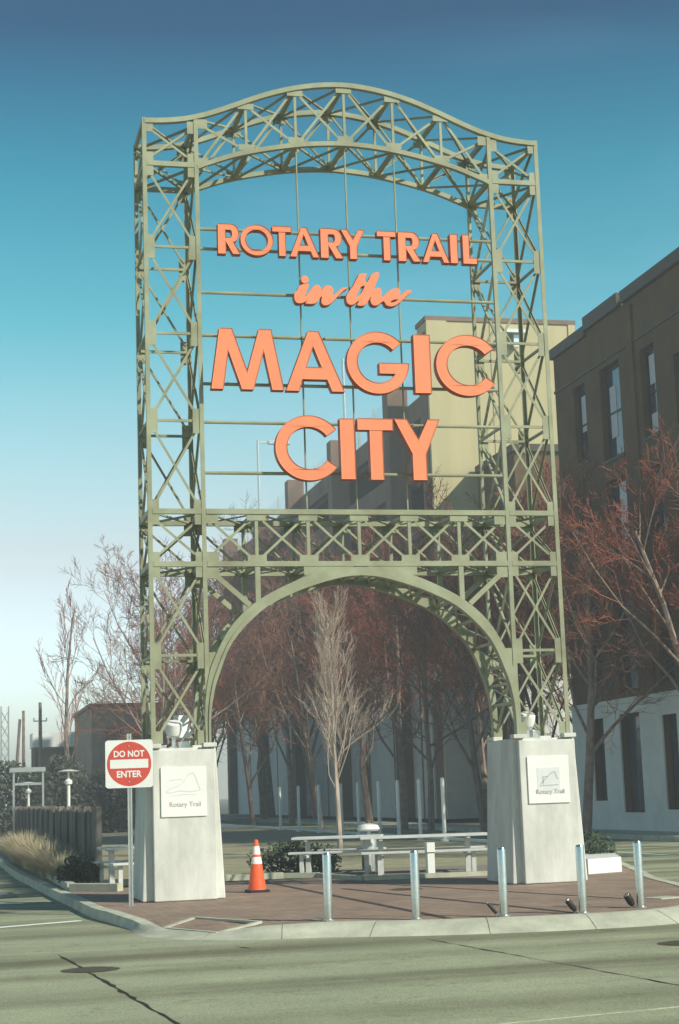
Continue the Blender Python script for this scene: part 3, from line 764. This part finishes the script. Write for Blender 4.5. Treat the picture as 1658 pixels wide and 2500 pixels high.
# ---------------------------------------------------------------- traffic cone
c = thing('traffic_cone', 'orange traffic cone with two white reflective bands standing under the arch', 'traffic cone', (-1.64, 1.41, 0))
c.scale = (1, 1, 1)
def R_(z): return .155-(z-.03)*(.155-.032)/(.86-.03)
obj('base', MB().prism([(-.19, -.15), (-.15, -.19), (.15, -.19), (.19, -.15), (.19, .15), (.15, .19), (-.15, .19), (-.19, .15)], -.008, .035), RUBBER, c, bevel=.008)
obj('body', MB().lathe([(R_(.03), .03), (R_(.84), .84), (R_(.86)*.9, .862), (.018, .866)], n=28), CONE, c, smooth=True)
for z0, z1 in ((.46, .575), (.615, .755)):
    obj('reflective_band', MB().lathe([(R_(z0)+.001, z0), (R_(z0)+.003, z0+.002), (R_(z1)+.003, z1-.002), (R_(z1)+.001, z1)], n=28), WHITE, c, smooth=True)

# ---------------------------------------------------------------- do not enter sign
sg = thing('road_sign', 'square white DO NOT ENTER sign with red disc on a galvanised post', 'road sign', (-4.0, -.68, 0))
b = MB()
b.box(-.035, -.017, -.02, -.014, -.01, 2.62).box(.017, .035, -.02, -.014, -.01, 2.62).box(-.017, -.011, -.02, .016, -.01, 2.62).box(.011, .017, -.02, .016, -.01, 2.62).box(-.017, .017, .016, .022, -.01, 2.62)
obj('post', b, GALV, sg)
hs = .368; rr = .045; P = []
for qx, qz, a0 in ((hs-rr, hs-rr, 0), (-hs+rr, hs-rr, 90), (-hs+rr, -hs+rr, 180), (hs-rr, -hs+rr, 270)):
    P += [(qx+rr*cos(radians(a0+a)), qz+rr*sin(radians(a0+a))) for a in (0, 22, 45, 68, 90)]
b = MB().prism(P, 0, .004); b.v = [(x, -.024-z, y) for x, y, z in b.v]
pl = obj('sign_panel', b, WHITE, sg); pl.location = (.0, 0, 2.155)
b = MB().prism(arc(0, 0, .342, .342, 0, 360, 56)[:-1], 0, .002); b.v = [(x, -.0285-z, y) for x, y, z in b.v]
obj('red_disc', b, RED, pl)
obj('white_bar', MB().box(-.295, .295, -.0335, -.0308, -.068, .068), WHITE, pl)
for tx, z in (('DO NOT', .155), ('ENTER', -.158)):
    tm = text_mesh(tx, .150, .0008, WHITE, .0045, 1)
    xs_ = [v.co.x for v in tm.vertices]; zs_ = [v.co.z for v in tm.vertices]
    fx = (.475 if 'D' in tx else .385)/(max(xs_)-min(xs_)); fz = .102/(max(zs_)-min(zs_))
    tm.transform(Matrix.Diagonal((fx, 1, fz, 1)) @ Matrix.Translation((-(max(xs_)+min(xs_))/2, 0, -(max(zs_)+min(zs_))/2)))
    o = obj('sign_text', tm, None, pl); o.location = (0, -.0322, z)
for z in (.275, -.275): obj('bolt', MB().tube([(0, -.03, z), (0, -.037, z)], .012, 8), GALV, pl)
for nme in ('sign_panel',): bpy.data.objects[nme].rotation_euler = (0, 0, radians(-8))

# ---------------------------------------------------------------- buildings
def wall_with_holes(mb, axis, c0, c1, a0, a1, z0, z1, holes):
    us = sorted({a0, a1, *[h[0] for h in holes], *[h[1] for h in holes]}); zs = sorted({z0, z1, *[h[2] for h in holes], *[h[3] for h in holes]})
    us = [u for u in us if a0 <= u <= a1]; zs = [z for z in zs if z0 <= z <= z1]
    for u0, u1 in zip(us, us[1:]):
        run = None
        for q0, q1 in zip(zs, zs[1:]):
            um, zm = (u0+u1)/2, (q0+q1)/2
            hole = any(h[0] < um < h[1] and h[2] < zm < h[3] for h in holes)
            if hole:
                if run: mb.box(*((c0, c1, u0, u1) if axis == 'x' else (u0, u1, c0, c1)), run[0], run[1]); run = None
            else: run = (run[0], q1) if run else (q0, q1)
        if run: mb.box(*((c0, c1, u0, u1) if axis == 'x' else (u0, u1, c0, c1)), run[0], run[1])
# right-hand tan building: its long face looks towards -X
BX, BY0, BY1, BZ = 16.2, 18.3, 32.2, 18.0
bl = thing('tan_building', 'four storey tan brick building in shade along the right side', 'building', (BX, BY0, 0))
bl.location = (0, 0, 0)
holes = []; wins = []
for fl_ in range(4):
    dz = -4.1*fl_
    for y0, y1, za, zb, kind in ((29.2, 30.35, 13.3, 16.2, 0), (26.0, 27.75, 12.9, 16.25, 1), (23.05, 24.2, 13.0, 16.05, 2), (20.1, 21.6, 12.9, 15.2, 1)):
        if za+dz < .2: continue
        holes.append((y0, y1, za+dz, zb+dz)); wins.append((y0, y1, za+dz, zb+dz, kind if fl_ == 0 else 3))
b = MB(); wall_with_holes(b, 'x', BX, BX+.38, BY0, BY1, 0, BZ, holes); obj('wall', b, TAN, bl)
obj('wall', MB().box(BX+.01, 40, BY1-.4, BY1-.02, 0, BZ-.01), TAN, bl)
obj('wall', MB().box(BX+.01, 40, BY0+.02, BY0+.4, 0, BZ-.01), TAN, bl)
obj('wall', MB().box(39.6, 40, BY0+.41, BY1-.41, 0, BZ-.01), TAN, bl)
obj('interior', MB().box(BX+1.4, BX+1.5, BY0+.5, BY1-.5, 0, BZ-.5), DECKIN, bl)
obj('roof', MB().box(BX+.39, 39.5, BY0+.5, BY1-.5, BZ-.6, BZ-.35), COPING, bl)
obj('cornice', MB().box(BX-.12, BX+.5, 28.75, BY1+.1, BZ-.18, BZ+.22), COPING, bl)
obj('cornice', MB().box(BX-.14, BX+.5, 25.55, 28.74, BZ+.0, BZ+.5), COPING, bl)
obj('parapet', MB().box(BX+.0, BX+.38, 25.55, 28.70, BZ-.01, BZ+.3), TAN, bl)
obj('cornice', MB().box(BX-.16, BX+.5, BY0-.1, 25.2, BZ+.0, BZ+.42), COPING, bl)
obj('parapet', MB().box(BX+.02, BX+.37, 25.2, 25.55, BZ-.01, BZ+.25), TOWER, bl)  # paler material puts the sunlit bit into the parapet's colour
obj('string_course', MB().box(BX-.05, BX-.005, BY0, BY1, 16.45, 16.55), COPING, bl)
obj('pilaster', MB().box(BX-.09, BX-.003, 24.6, 25.1, 4.5, BZ-.2), TAN, bl)
b = MB(); wall_with_holes(b, 'x', BX-.06, BX-.004, BY0, BY1, 0, 4.3, [(h[0], h[1], h[2], h[3]) for h in holes]); obj('brightening_base', b, PALE, bl)  # pale base added to brighten the lowest storey
obj('string_course', MB().box(BX-.12, BX-.004, BY0, BY1, 4.305, 4.48), PALE, bl)  # pale strip capping the added brightening base
for y0, y1, za, zb, kind in wins:
    wf = obj('window', MB().box(BX+.22, BX+.30, y0, y0+.12, za, zb).box(BX+.22, BX+.30, y1-.12, y1, za, zb).box(BX+.22, BX+.30, y0+.12, y1-.12, zb-.12, zb).box(BX+.22, BX+.30, y0+.12, y1-.12, za, za+.1), FRAME, bl)
    obj('sill', MB().box(BX-.05, BX+.21, y0-.08, y1+.08, za-.12, za-.003), PALE if za < 4.4 else COPING, wf)
    if za > 5: obj('meeting_rail', MB().box(BX+.225, BX+.249, y0+.12, y1-.12, (za+zb)/2-.04, (za+zb)/2+.04), FRAME, wf)
    obj('pane', MB().box(BX+.25, BX+.27, y0+.12, y1-.12, za+.1, zb-.12), GLASS, wf)
    if kind == 0: obj('blind', MB().box(BX+.236, BX+.248, y0+.15, y1-.15, za+1.2, zb-.35), BLIND, wf)
    if kind == 1: obj('blind', MB().box(BX+.236, BX+.248, y0+.95, y1-.25, za+.8, zb-.7), BLIND, wf)
    if kind == 2:
        obj('blind', MB().box(BX+.236, BX+.248, y0+.2, y1-.2, zb-1.25, zb-.25), BLIND, wf); obj('blind', MB().box(BX+.236, BX+.248, y0+.3, y1-.15, za+.1, za+.8), BLIND, wf)

# parking deck with stair tower
GX = 20.1
dk = thing('parking_deck', 'multi level concrete parking deck behind the bare trees', 'parking deck')
GY0, GY1, GZ = 62.9, 127.5, 24.0
pil = [(67.0, 68.2), (82.0, 83.2), (96.5, 97.7), (110.5, 111.7), (125.9, 127.1)]
bays = list(zip([GY0]+[p[1] for p in pil], [p[0] for p in pil]+[GY1]))
for L_ in range(7):
    zt = GZ-3.4*L_
    for y0, y1 in bays:
        if y1-y0 < 1.4 and y0 > 100: continue
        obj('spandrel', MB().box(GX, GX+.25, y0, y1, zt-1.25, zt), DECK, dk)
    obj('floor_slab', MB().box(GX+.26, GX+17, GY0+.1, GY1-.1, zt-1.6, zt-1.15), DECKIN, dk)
for y0, y1 in pil:
    obj('pilaster', MB().box(GX-1.0, GX+.24, y0, y1, 0, GZ+1.35), DECK, dk)
obj('brightening_wall', MB().box(GX-.3, GX-.01, GY0, GY1, 0, 8.4), PALE, dk)  # pale wall added to lighten the deck's low levels
for k in range(10): obj('brightening_wall_joint', MB().box(GX-.33, GX-.30, GY0+2+6*k, GY0+2.25+6*k, 0, 8.4), DECK, dk)
obj('brightening_wall_coping', MB().box(GX-.4, GX-.005, GY0, GY1, 8.405, 8.6), PALE, dk)
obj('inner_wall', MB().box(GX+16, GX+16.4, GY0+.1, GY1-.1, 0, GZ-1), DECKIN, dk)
obj('end_wall', MB().box(GX+.26, GX+17, GY1-.05, GY1+.3, 0, GZ), DECK, dk)
rl = MB()
for k in range(9): rl.bar((GX+.12, GY0, GZ+.18+k*.16), (GX+.12, GY1-1.5, GZ+.18+k*.16), .014, .014)
obj('wire_rail', rl, GALV, dk)
for y in (70, 74.5, 78.5, 87, 92, 101, 106, 115.3, 120.2): obj('rail_post', MB().box(GX+.08, GX+.24, y-.08, y+.08, GZ, GZ+1.8), GALV, dk)
st = obj('stair_tower', MB().box(GX-.25, 28.74, 60.87, 62.75, 0, 27.75), TOWER, dk)
obj('coping', MB().box(GX-.33, 28.82, 60.79, 62.83, 27.76, 28.02), DECK, st)
obj('corner_pier', MB().box(GX-.28, GX+.92, 60.78, 60.868, 0, 27.755), TOWER, st)
obj('corner_pier', MB().box(28.36, 28.77, 60.80, 60.868, 0, 27.755), TOWER, st)
for x in (23.6,): obj('panel_joint', MB().box(x-.02, x+.02, 60.855, 60.869, 0, 27.7), DECK, st)
obj('wall_light', MB().box(24.3, 25.6, 59.9, 60.86, 26.95, 27.15).box(24.8, 25.1, 60.2, 60.86, 26.2, 26.94), GALV, st)
obj('side_wall', MB().box(GX-.30, GX-.252, 61.2, 62.6, 0, 27.2), DECK, st)
def deck_lamp(x, y, z0, z1, arm, lab):
    t = thing('light_pole', lab, 'light pole', (x, y, z0), 'light poles on the parking deck roof')
    obj('pole', MB().tube([(0, 0, 0), (0, 0, z1-z0)], .11, 8), GALV, t)
    obj('lamp_arm', MB().box(.11, arm, -.06, .06, z1-z0-.32, z1-z0-.1), GALV, t)
    obj('lamp_head', MB().box(arm*.35, arm+.2, -.25, .25, z1-z0-.36, z1-z0-.05), GALV, t)
deck_lamp(GX-.45, 111.1, GZ+1.35, GZ+7.6, 2.6, 'tall light pole on a roof pier left of the letter C of CITY')
deck_lamp(GX+2.2, 90.6, GZ-1.15, 33.4, .9, 'light pole on the parking deck roof between the letters A and G')
# dark block in front of the stair tower
obj('brightening_base', MB().box(GX-.3, 28.8, 60.70, 60.775, 0, 7), PALE, dk)  # pale facing added to brighten the tower foot
lw = thing('dark_block', 'dark block at the foot of the stair tower behind the trees', 'building')
obj('wall', MB().box(22.4, 31, 54.5, 60.6, 0, 18.9), TAN, lw)
obj('brightening_base', MB().box(22.3, 31.05, 54.4, 54.48, 0, 7.2), PALE, lw)  # another pale facing, added for brightness near the ground
obj('roof', MB().box(22.25, 31.2, 54.3, 60.62, 18.91, 19.3), COPING, lw)

# left distance
bb = thing('brick_building', 'flat roofed brown brick building behind the bare trees on the left', 'building')
obj('wall', MB().box(3.0, 8.6, 85, 99, -.1, 7.7), BRICKB, bb)
obj('roof', MB().box(2.85, 8.75, 84.85, 99.15, 7.71, 7.95), COPING, bb)
for x in (4.4, 6.2):
    for z in (1.4, 4.7):
        w_ = obj('window', MB().box(x-.5, x+.5, 84.93, 84.995, z, z+1.7), FRAME, bb); obj('pane', MB().box(x-.42, x+.42, 84.90, 84.928, z+.08, z+1.62), GLASS, w_)
cn = thing('white_canopy', 'white slab roof on dark posts far down the side street', 'canopy')
obj('roof_slab', MB().box(.2, 5.2, 104, 108, 5.8, 6.9), WHITE, cn)
for x in (.5, 2.6, 4.9): obj('post', MB().box(x-.15, x+.15, 104.2, 104.5, -.1, 5.8), FRAME, cn)
obj('back_wall', MB().box(.3, 5.1, 107.6, 107.9, -.1, 5.8), BRICKB, cn)
py_ = thing('lattice_pylon', 'lattice steel pylon at the far left edge of the view', 'pylon', (-1.0, 127, -.17))
for sx in (-.33, .33):
    for sy in (-.33, .33): obj('leg', MB().box(sx-.05, sx+.05, sy-.05, sy+.05, 0, 10.4), GALV, py_)
for k in range(8):
    for sy in (-.33, .33):
        z = 1.2*k+.4
        obj('lattice_bar', MB().bar((-.33, sy, z), (.33, sy, z+1.2), .06, .04), GALV, py_); obj('lattice_bar', MB().bar((.33, sy, z), (-.33, sy, z+1.2), .06, .04), GALV, py_)
pn = ['short leaning utility pole right of the lattice pylon', 'middle bare utility pole left of the white canopy', 'tallest utility pole rising behind the white canopy']
for i, (x, y, h, lean, r) in enumerate(((-1.4, 95.6, 7.7, .25, .12), (-.9, 95.4, 8.3, 0, .12), (-.34, 84.9, 8.25, 0, .13))):
    t = thing('utility_pole', pn[i], 'utility pole', (x, y, -.15), 'utility poles in the left distance')
    obj('pole', MB().tube([(-lean, 0, 0), (lean, 0, h)], [r*1.2, r*.8], 8), BARK, t)
    if i == 2: obj('crossarm', MB().box(-.45, .45, -.04, .04, h-1.25, h-1.17), GALV, t); obj('insulator', MB().box(-.45, -.37, -.04, .04, h-1.17, h-1.0).box(.37, .45, -.04, .04, h-1.17, h-1.0), GALV, t)
def park_lamp(x, y, h, lab):
    t = thing('park_lamp', lab, 'park lamp', (x, y, -.02), 'disc topped park lamps behind the fence')
    obj('pole', MB().tube([(0, 0, 0), (0, 0, h-.45)], .055, 10), LAMPG, t, smooth=True)
    obj('lamp_glass', MB().lathe([(.05, h-.45), (.12, h-.42), (.13, h-.32), (.06, h-.26)], n=14), LAMPG, t, smooth=True)
    obj('stem', MB().tube([(0, 0, h-.26), (0, 0, h)], .03, 8), LAMPG, t)
    obj('disc_shade', MB().lathe([(.33, h-.02), (.35, h+.0), (.1, h+.05)], n=20), LAMPG, t, smooth=True)
park_lamp(-2.72, 29.0, 2.62, 'nearer disc topped park lamp left of the DO NOT ENTER sign')
park_lamp(-2.92, 50.0, 2.52, 'farther disc topped park lamp near the left edge')
mc = thing('metal_shelter', 'low open metal shelter frame beyond the left fence', 'shelter')
obj('roof', MB().box(-3.9, -2.5, 44.5, 46.5, 2.9, 3.08), GALV, mc)
for x in (-3.8, -2.6): obj('post', MB().box(x-.04, x+.04, 44.6, 44.68, -.02, 2.9), GALV, mc)
obj('beam', MB().box(-3.75, -2.65, 44.62, 44.66, 2.35, 2.45), GALV, mc)

# left fence of upright boards
fe = thing('board_fence', 'dark upright board fence running along the left planting bed', 'fence')
rnd = random.Random(4)
bm_ = [mesh('board', MB().box(-.012, .012, -.062, .062, .02, h), FENCEM) for h in (1.36, 1.40, 1.44)]
for k in range(290):
    y = 8.3+k*.132
    o = obj('board', bm_[rnd.randrange(3)], None, fe); o.location = (-3.68, y, rnd.uniform(-.01, .02)); o.rotation_euler = (0, 0, rnd.uniform(-.08, .08))
for z in (.35, 1.1): obj('fence_rail', MB().box(-3.645, -3.605, 8.25, 46.5, z, z+.09), FENCEM, fe)
for k in range(15): obj('fence_post', MB().box(-3.75, -3.61, 8.12+k*2.6, 8.24+k*2.6, 0, 1.5), FENCEM, fe)

# posts along the far kerb on the right of the lawn
pp = ['pale steel post in the row along the far kerb']
ys = [24.3, 27.0, 29.7, 32.3, 35.4, 38.2, 42.2, 46.3, 50.5]
nm = ['rightmost', 'second from right', 'third from right', 'fourth from right', 'middle', 'fourth from left', 'third from left', 'second from left', 'leftmost']
p0 = thing('kerb_post', '', 'post', (0, 0, 0), 'pale posts along the far kerb')
obj('post', MB().lathe([(.065, 0), (.065, 1.92), (.05, 1.96)], n=12), LAMPG, p0, smooth=True)
obj('base', MB().lathe([(.13, -.02), (.13, .03), (.07, .06)], n=12), LAMPG, p0)
for i, y in enumerate(ys):
    o = p0 if i == 0 else copy_tree(p0)
    o.location = (8.6, y, 0); o['label'] = nm[i]+' of the pale posts seen through the arch along the far kerb'
struct('far_kerb', MB().box(8.86, 9.0, 14, 120, -.16, .08), WHITE)

# picnic tables
def picnic(x, y, rz, lab, L=2.2):
    t = thing('picnic_table', lab, 'picnic table', (x, y, 0), 'white picnic tables', rz)
    for k in range(4): obj('top_plank', MB().box(-L/2, L/2, -.37+k*.187, -.37+k*.187+.178, .69, .735), TABLEM, t, bevel=.005)
    for s in (-1, 1):
        for k in range(2): obj('seat_plank', MB().box(-L/2, L/2, s*.72-.145+k*.147, s*.72-.145+k*.147+.14, .42, .46), TABLEM, t, bevel=.005)
        obj('leg', MB().box(s*L*.34-.05, s*L*.34+.05, -.05, .05, 0, .66), TABLEM, t)
        obj('support_bar', MB().box(s*L*.34-.035, s*L*.34+.035, -.35, .35, .655, .69), TABLEM, t)
        for q in (-1, 1): obj('seat_leg', MB().box(s*L*.36-.04, s*L*.36+.04, q*.72-.04, q*.72+.04, 0, .42), TABLEM, t)
        obj('cross_bar', MB().box(s*L*.34-.034, s*L*.34+.034, -.68, .68, .33, .38), TABLEM, t)
picnic(2.35, 5.0, -.22, 'long white picnic table on gravel seen right of centre through the arch', 2.5)
picnic(1.0, 6.6, -.35, 'white picnic table behind and left of the longer one on the gravel', 1.8)
picnic(-3.3, 5.3, .15, 'white picnic table left of the left pedestal behind the road sign', 1.2)
t = thing('litter_bin', 'pale round topped litter bin behind the picnic tables', 'litter bin', (1.75, 7.0, 0))
obj('body', MB().lathe([(.16, 0), (.17, .62), (.16, .66)], n=18), GALV, t, smooth=True)
obj('post', MB().tube([(0, 0, .66), (0, 0, .8)], .04, 8), GALV, t); obj('lid', MB().lathe([(.2, .8), (.24, .84), (.2, .92), (.05, .95)], n=18), WHITE, t, smooth=True)
t = thing('bollard_light', 'short white square bollard light among the picnic tables', 'bollard light', (2.1, 3.75, 0))
obj('post', MB().box(-.07, .07, -.07, .07, 0, .42), WHITE, t, bevel=.006); obj('lamp_head', MB().box(-.08, .08, -.08, .08, .44, .62), LAMPG, t, bevel=.006)
obj('louvre', MB().box(-.06, .06, -.06, .06, .42, .44), FRAME, t)
lwl = tag(obj('planter_wall', MB().prism([(4.55, 2.0), (5.35, 2.35), (6.45, 5.6), (5.6, 5.8)], -.02, .26), WHITE, bevel=.02), 'low white concrete planter wall behind the right pedestal', 'planter')
tag(obj('planter_kerb', MB().bar((-4.5, 4.6, .06), (-3.7, 3.75, .06), .16, .14, (0, 0, 1)).bar((-4.5, 4.68, .06), (-4.52, 12, .06), .16, .14, (0, 0, 1)), KERB, bevel=.01), 'low pale concrete kerb round the left planting bed', 'planter kerb')

# ---------------------------------------------------------------- vegetation
def leafy(name, lab, cat, c, size, n, m, seed, group=None, leaf=.05):
    rnd = random.Random(seed); b = MB()
    for _ in range(n):
        while True:
            p = Vector((rnd.uniform(-1, 1), rnd.uniform(-1, 1), rnd.uniform(-1, 1)))
            if .35 < p.length < 1+.12*sin(5*p.x+3*p.z)+.1*sin(9*p.y): break
        q = Vector((p.x*size[0], p.y*size[1], max(0.01, (p.z+.9)*size[2]/1.9)))
        a = Vector((rnd.gauss(0, 1), rnd.gauss(0, 1), rnd.gauss(0, 1))).normalized(); d = a.orthogonal().normalized(); s = leaf*rnd.uniform(.6, 1.4)
        b.add([q-a*s, q+d*s*.5, q+a*s, q-d*s*.5], [(0, 1, 2, 3)])
    t = thing(name, lab, cat, c, group); obj('foliage', b, m, t)
    bs = MB()
    for k in range(5):
        a = k*1.26; bs.tube([(0, 0, 0), (cos(a)*size[0]*.5, sin(a)*size[1]*.5, size[2]*.6)], [.02, .008], 5)
    obj('stem', bs, BARK, t); return t
leafy('shrub', 'dark rounded evergreen shrub inside the low kerb left of the road sign', 'shrub', (-4.22, 6.3, 0), (.42, .8, .55), 1500, LEAF, 1)
leafy('shrub', 'low green shrub on the lawn behind the leftmost bollard', 'shrub', (.35, 7.6, 0), (1.0, .8, .65), 1800, LEAF, 2)
leafy('shrub', 'small shrub at the back of the right pedestal by the white planter', 'shrub', (5.6, 4.6, .2), (.45, .9, .5), 900, LEAF, 3)
for i, (x, y, sx, sy, sz, lab) in enumerate(((-3.0, 62, 2.2, 1.2, 3.9, 'large clipped evergreen hedge at the far left edge'), (.0, 66, 1.8, 1.3, 4.2, 'evergreen hedge behind the nearer park lamp'), (2.2, 66, 1.3, 1.3, 3.4, 'evergreen hedge in front of the brown brick building'))):
    leafy('hedge', lab, 'hedge', (x, y, -.1), (sx, sy, sz), 2600, HEDGE, 10+i, 'hedges in the left distance', .16)
# dry ornamental grass along the kerb
def grass_mesh(seed, n=900, h=.6):
    rnd = random.Random(seed); b = MB()
    for _ in range(n):
        a = rnd.uniform(0, 2*pi); r0 = rnd.uniform(0, .12); lean = rnd.uniform(.15, .75); hh = h*rnd.uniform(.6, 1.15); w = .006
        p0 = Vector((cos(a)*r0, sin(a)*r0, 0)); side = Vector((-sin(a), cos(a), 0))*w
        pts = [p0+Vector((cos(a)*lean*t*t*h*1.2, sin(a)*lean*t*t*h*1.2, hh*(t-.35*lean*t*t))) for t in (0, .4, .75, 1)]
        v = []
        for i, p in enumerate(pts): ww = 1-i/3.3; v += [p-side*ww, p+side*ww]
        b.add(v, [(2*i, 2*i+1, 2*i+3, 2*i+2) for i in range(3)])
    return mesh('grass', b, GRASSDRY)
gm = [grass_mesh(k) for k in range(3)]
gw = ['nearest', 'second nearest', 'third nearest', 'fourth nearest', 'fifth nearest', 'sixth nearest', 'seventh nearest', 'eighth nearest', 'ninth nearest', 'tenth nearest', 'eleventh nearest', 'twelfth nearest', 'thirteenth nearest', 'farthest']
for i in range(14):
    o = tag(obj('ornamental_grass', gm[i % 3], None), gw[i]+' clump of dry tan ornamental grass behind the left kerb', 'ornamental grass', 'dry grass clumps along the left kerb')
    o.location = (-4.42-.022*i+rnd.uniform(-.05, .05), 7.2+i*1.05, -.02); o.rotation_euler = (0, 0, i*1.3); s = .95+.1*(i % 4)+.03*i; o.scale = (s*1.1, s*1.1, s)

def tree_meshes(seed, H, spread, tr, nlimb, levels, upward=.35, trunk_frac=.25, twig_r=.012, counts=(9, 6, 5, 5), lenf=(.62, .5, .5, .5), kind='round', wob=.07):
    rnd = random.Random(seed); tb = MB(); cb = MB()
    def rv(): return Vector((rnd.gauss(0, 1), rnd.gauss(0, 1), rnd.gauss(0, 1)))
    def branch(p, d, L, r, lev):
        n = 4 if lev <= 1 else (3 if lev == 2 else 2)
        pts = [p]; rad = [r]; dd = d.copy()
        for i in range(n):
            dd = (dd+rv()*(wob if lev == 0 else .16)+Vector((0, 0, upward*.35))).normalized()
            pts.append(pts[-1]+dd*(L/n)); rad.append(max(r*(1-(i+1)/n*.72), twig_r*.55))
        mb = cb if lev > 1 else tb
        mb.tube(pts, rad, 6 if lev == 0 else (5 if lev == 1 else 3), False)
        if lev >= levels: return
        k = counts[lev]
        for c in range(k):
            t = (trunk_frac if lev == 0 else .22)+(1-(trunk_frac if lev == 0 else .22))*((c+rnd.random()*.8)/k)
            x = t*n; i = min(int(x), n-1); q = pts[i]+(pts[i+1]-pts[i])*(x-i); rr = rad[i]+(rad[i+1]-rad[i])*(x-i)
            ax = (pts[i+1]-pts[i]).normalized(); o = ax.orthogonal().normalized(); o.rotate(Matrix.Rotation(rnd.uniform(0, 2*pi) if lev else c*2.4+rnd.random(), 3, ax))
            a = radians(rnd.uniform(28, 58) if kind == 'round' else rnd.uniform(12, 26))
            nd = ax*cos(a)+o*sin(a)
            l2 = L*lenf[lev]*rnd.uniform(.7, 1.15)*(1.15-.55*t if lev == 0 else 1.1-.4*t)
            if kind != 'round' and lev == 0: l2 = L*.55*(.72-.42*t)
            branch(q, nd, l2, max(rr*(.5 if kind == 'round' else .33), twig_r), lev+1)
    branch(Vector((0, 0, -.1)), Vector((0, 0, 1)), H, tr, 0)
    return tb, cb
def tree_kind(seed, H, tr, twig, bark, **k):
    tb, cb = tree_meshes(seed, H, 0, tr, 0, k.pop('levels', 4), **k)
    return mesh('trunk', tb, bark), mesh('crown', cb, twig)
TWIG2 = mat('brown_twigs', (.27, .125, .08), .85, 0, .3, .5)
K = [tree_kind(21+i, 8.6, .15, TWIG if i % 2 else TWIG2, BARK, counts=(13, 8, 7, 7), twig_r=.009) for i in range(4)]
KC = tree_kind(40, 6.2, .075, TWIG_PALE, TWIG_PALE, wob=.015, counts=(34, 9, 7, 0), levels=3, kind='col', trunk_frac=.26, twig_r=.0045, upward=.5)
KV = tree_kind(51, 11.5, .15, TWIG, BARK, counts=(12, 7, 5, 0), levels=3, kind='col', trunk_frac=.2, twig_r=.014, upward=.5)
def place(kind, x, y, s, rz, lab, group=None, name='bare_tree'):
    t = thing(name, lab, 'tree', (x, y, -.1), group, rz); t.scale = (s, s, s)
    obj('trunk', kind[0], None, t); obj('crown', kind[1], None, t)
place(KC, 3.71, 17.84, 1.04, 0, 'slender pale young tree with upright twigs in the middle of the arch')
place(KV, .75, 74, 1.12, 1, 'tall narrow bare tree rising above the brown brick building on the left')
place(K[0], 2.9, 47, 1.18, .4, 'wide spreading bare tree seen through the left tower of the gateway')
place(K[1], 4.6, 56, 1.05, 2.0, 'bare tree close behind the left tower, beside the widest one')
behind = [(12.2, 38, 1.0), (13.6, 47, 1.15), (11.8, 56, 1.1), (14.8, 58, 1.35), (16.8, 66, 1.5), (13.2, 70, 1.35), (16.5, 78, 1.7), (15.0, 88, 1.7), (17.5, 98, 1.8), (14.2, 104, 1.7), (9.8, 64, 1.05), (8.0, 74, 1.1), (7.0, 62, .95), (11.0, 84, 1.3)]
for i, (x, y, s) in enumerate(behind):
    place(K[i % 4], x, y, s*1.02, i*1.7, 'bare reddish tree in the dense grove between the arch and the parking deck', 'grove of bare trees behind the arch')
rightt = [(14.7, 13.2, 1.1), (15.0, 19.0, 1.12), (13.6, 25, 1.15), (13.0, 30.5, 1.12), (13.8, 36, 1.15), (18.2, 41, 1.3), (22.5, 47, 1.4), (18.5, 50, 1.2), (13.6, 7.5, 1.0)]
rl_ = ['second nearest', 'third nearest', 'fourth nearest', 'fifth nearest', 'sixth nearest', 'seventh nearest', 'eighth nearest', 'farthest', 'nearest']
for i, (x, y, s) in enumerate(rightt):
    place(K[(i+2) % 4], x, y, s, i*2.1+.5, rl_[i]+' bare street tree in the row beside the tan building', 'bare street trees beside the tan building')
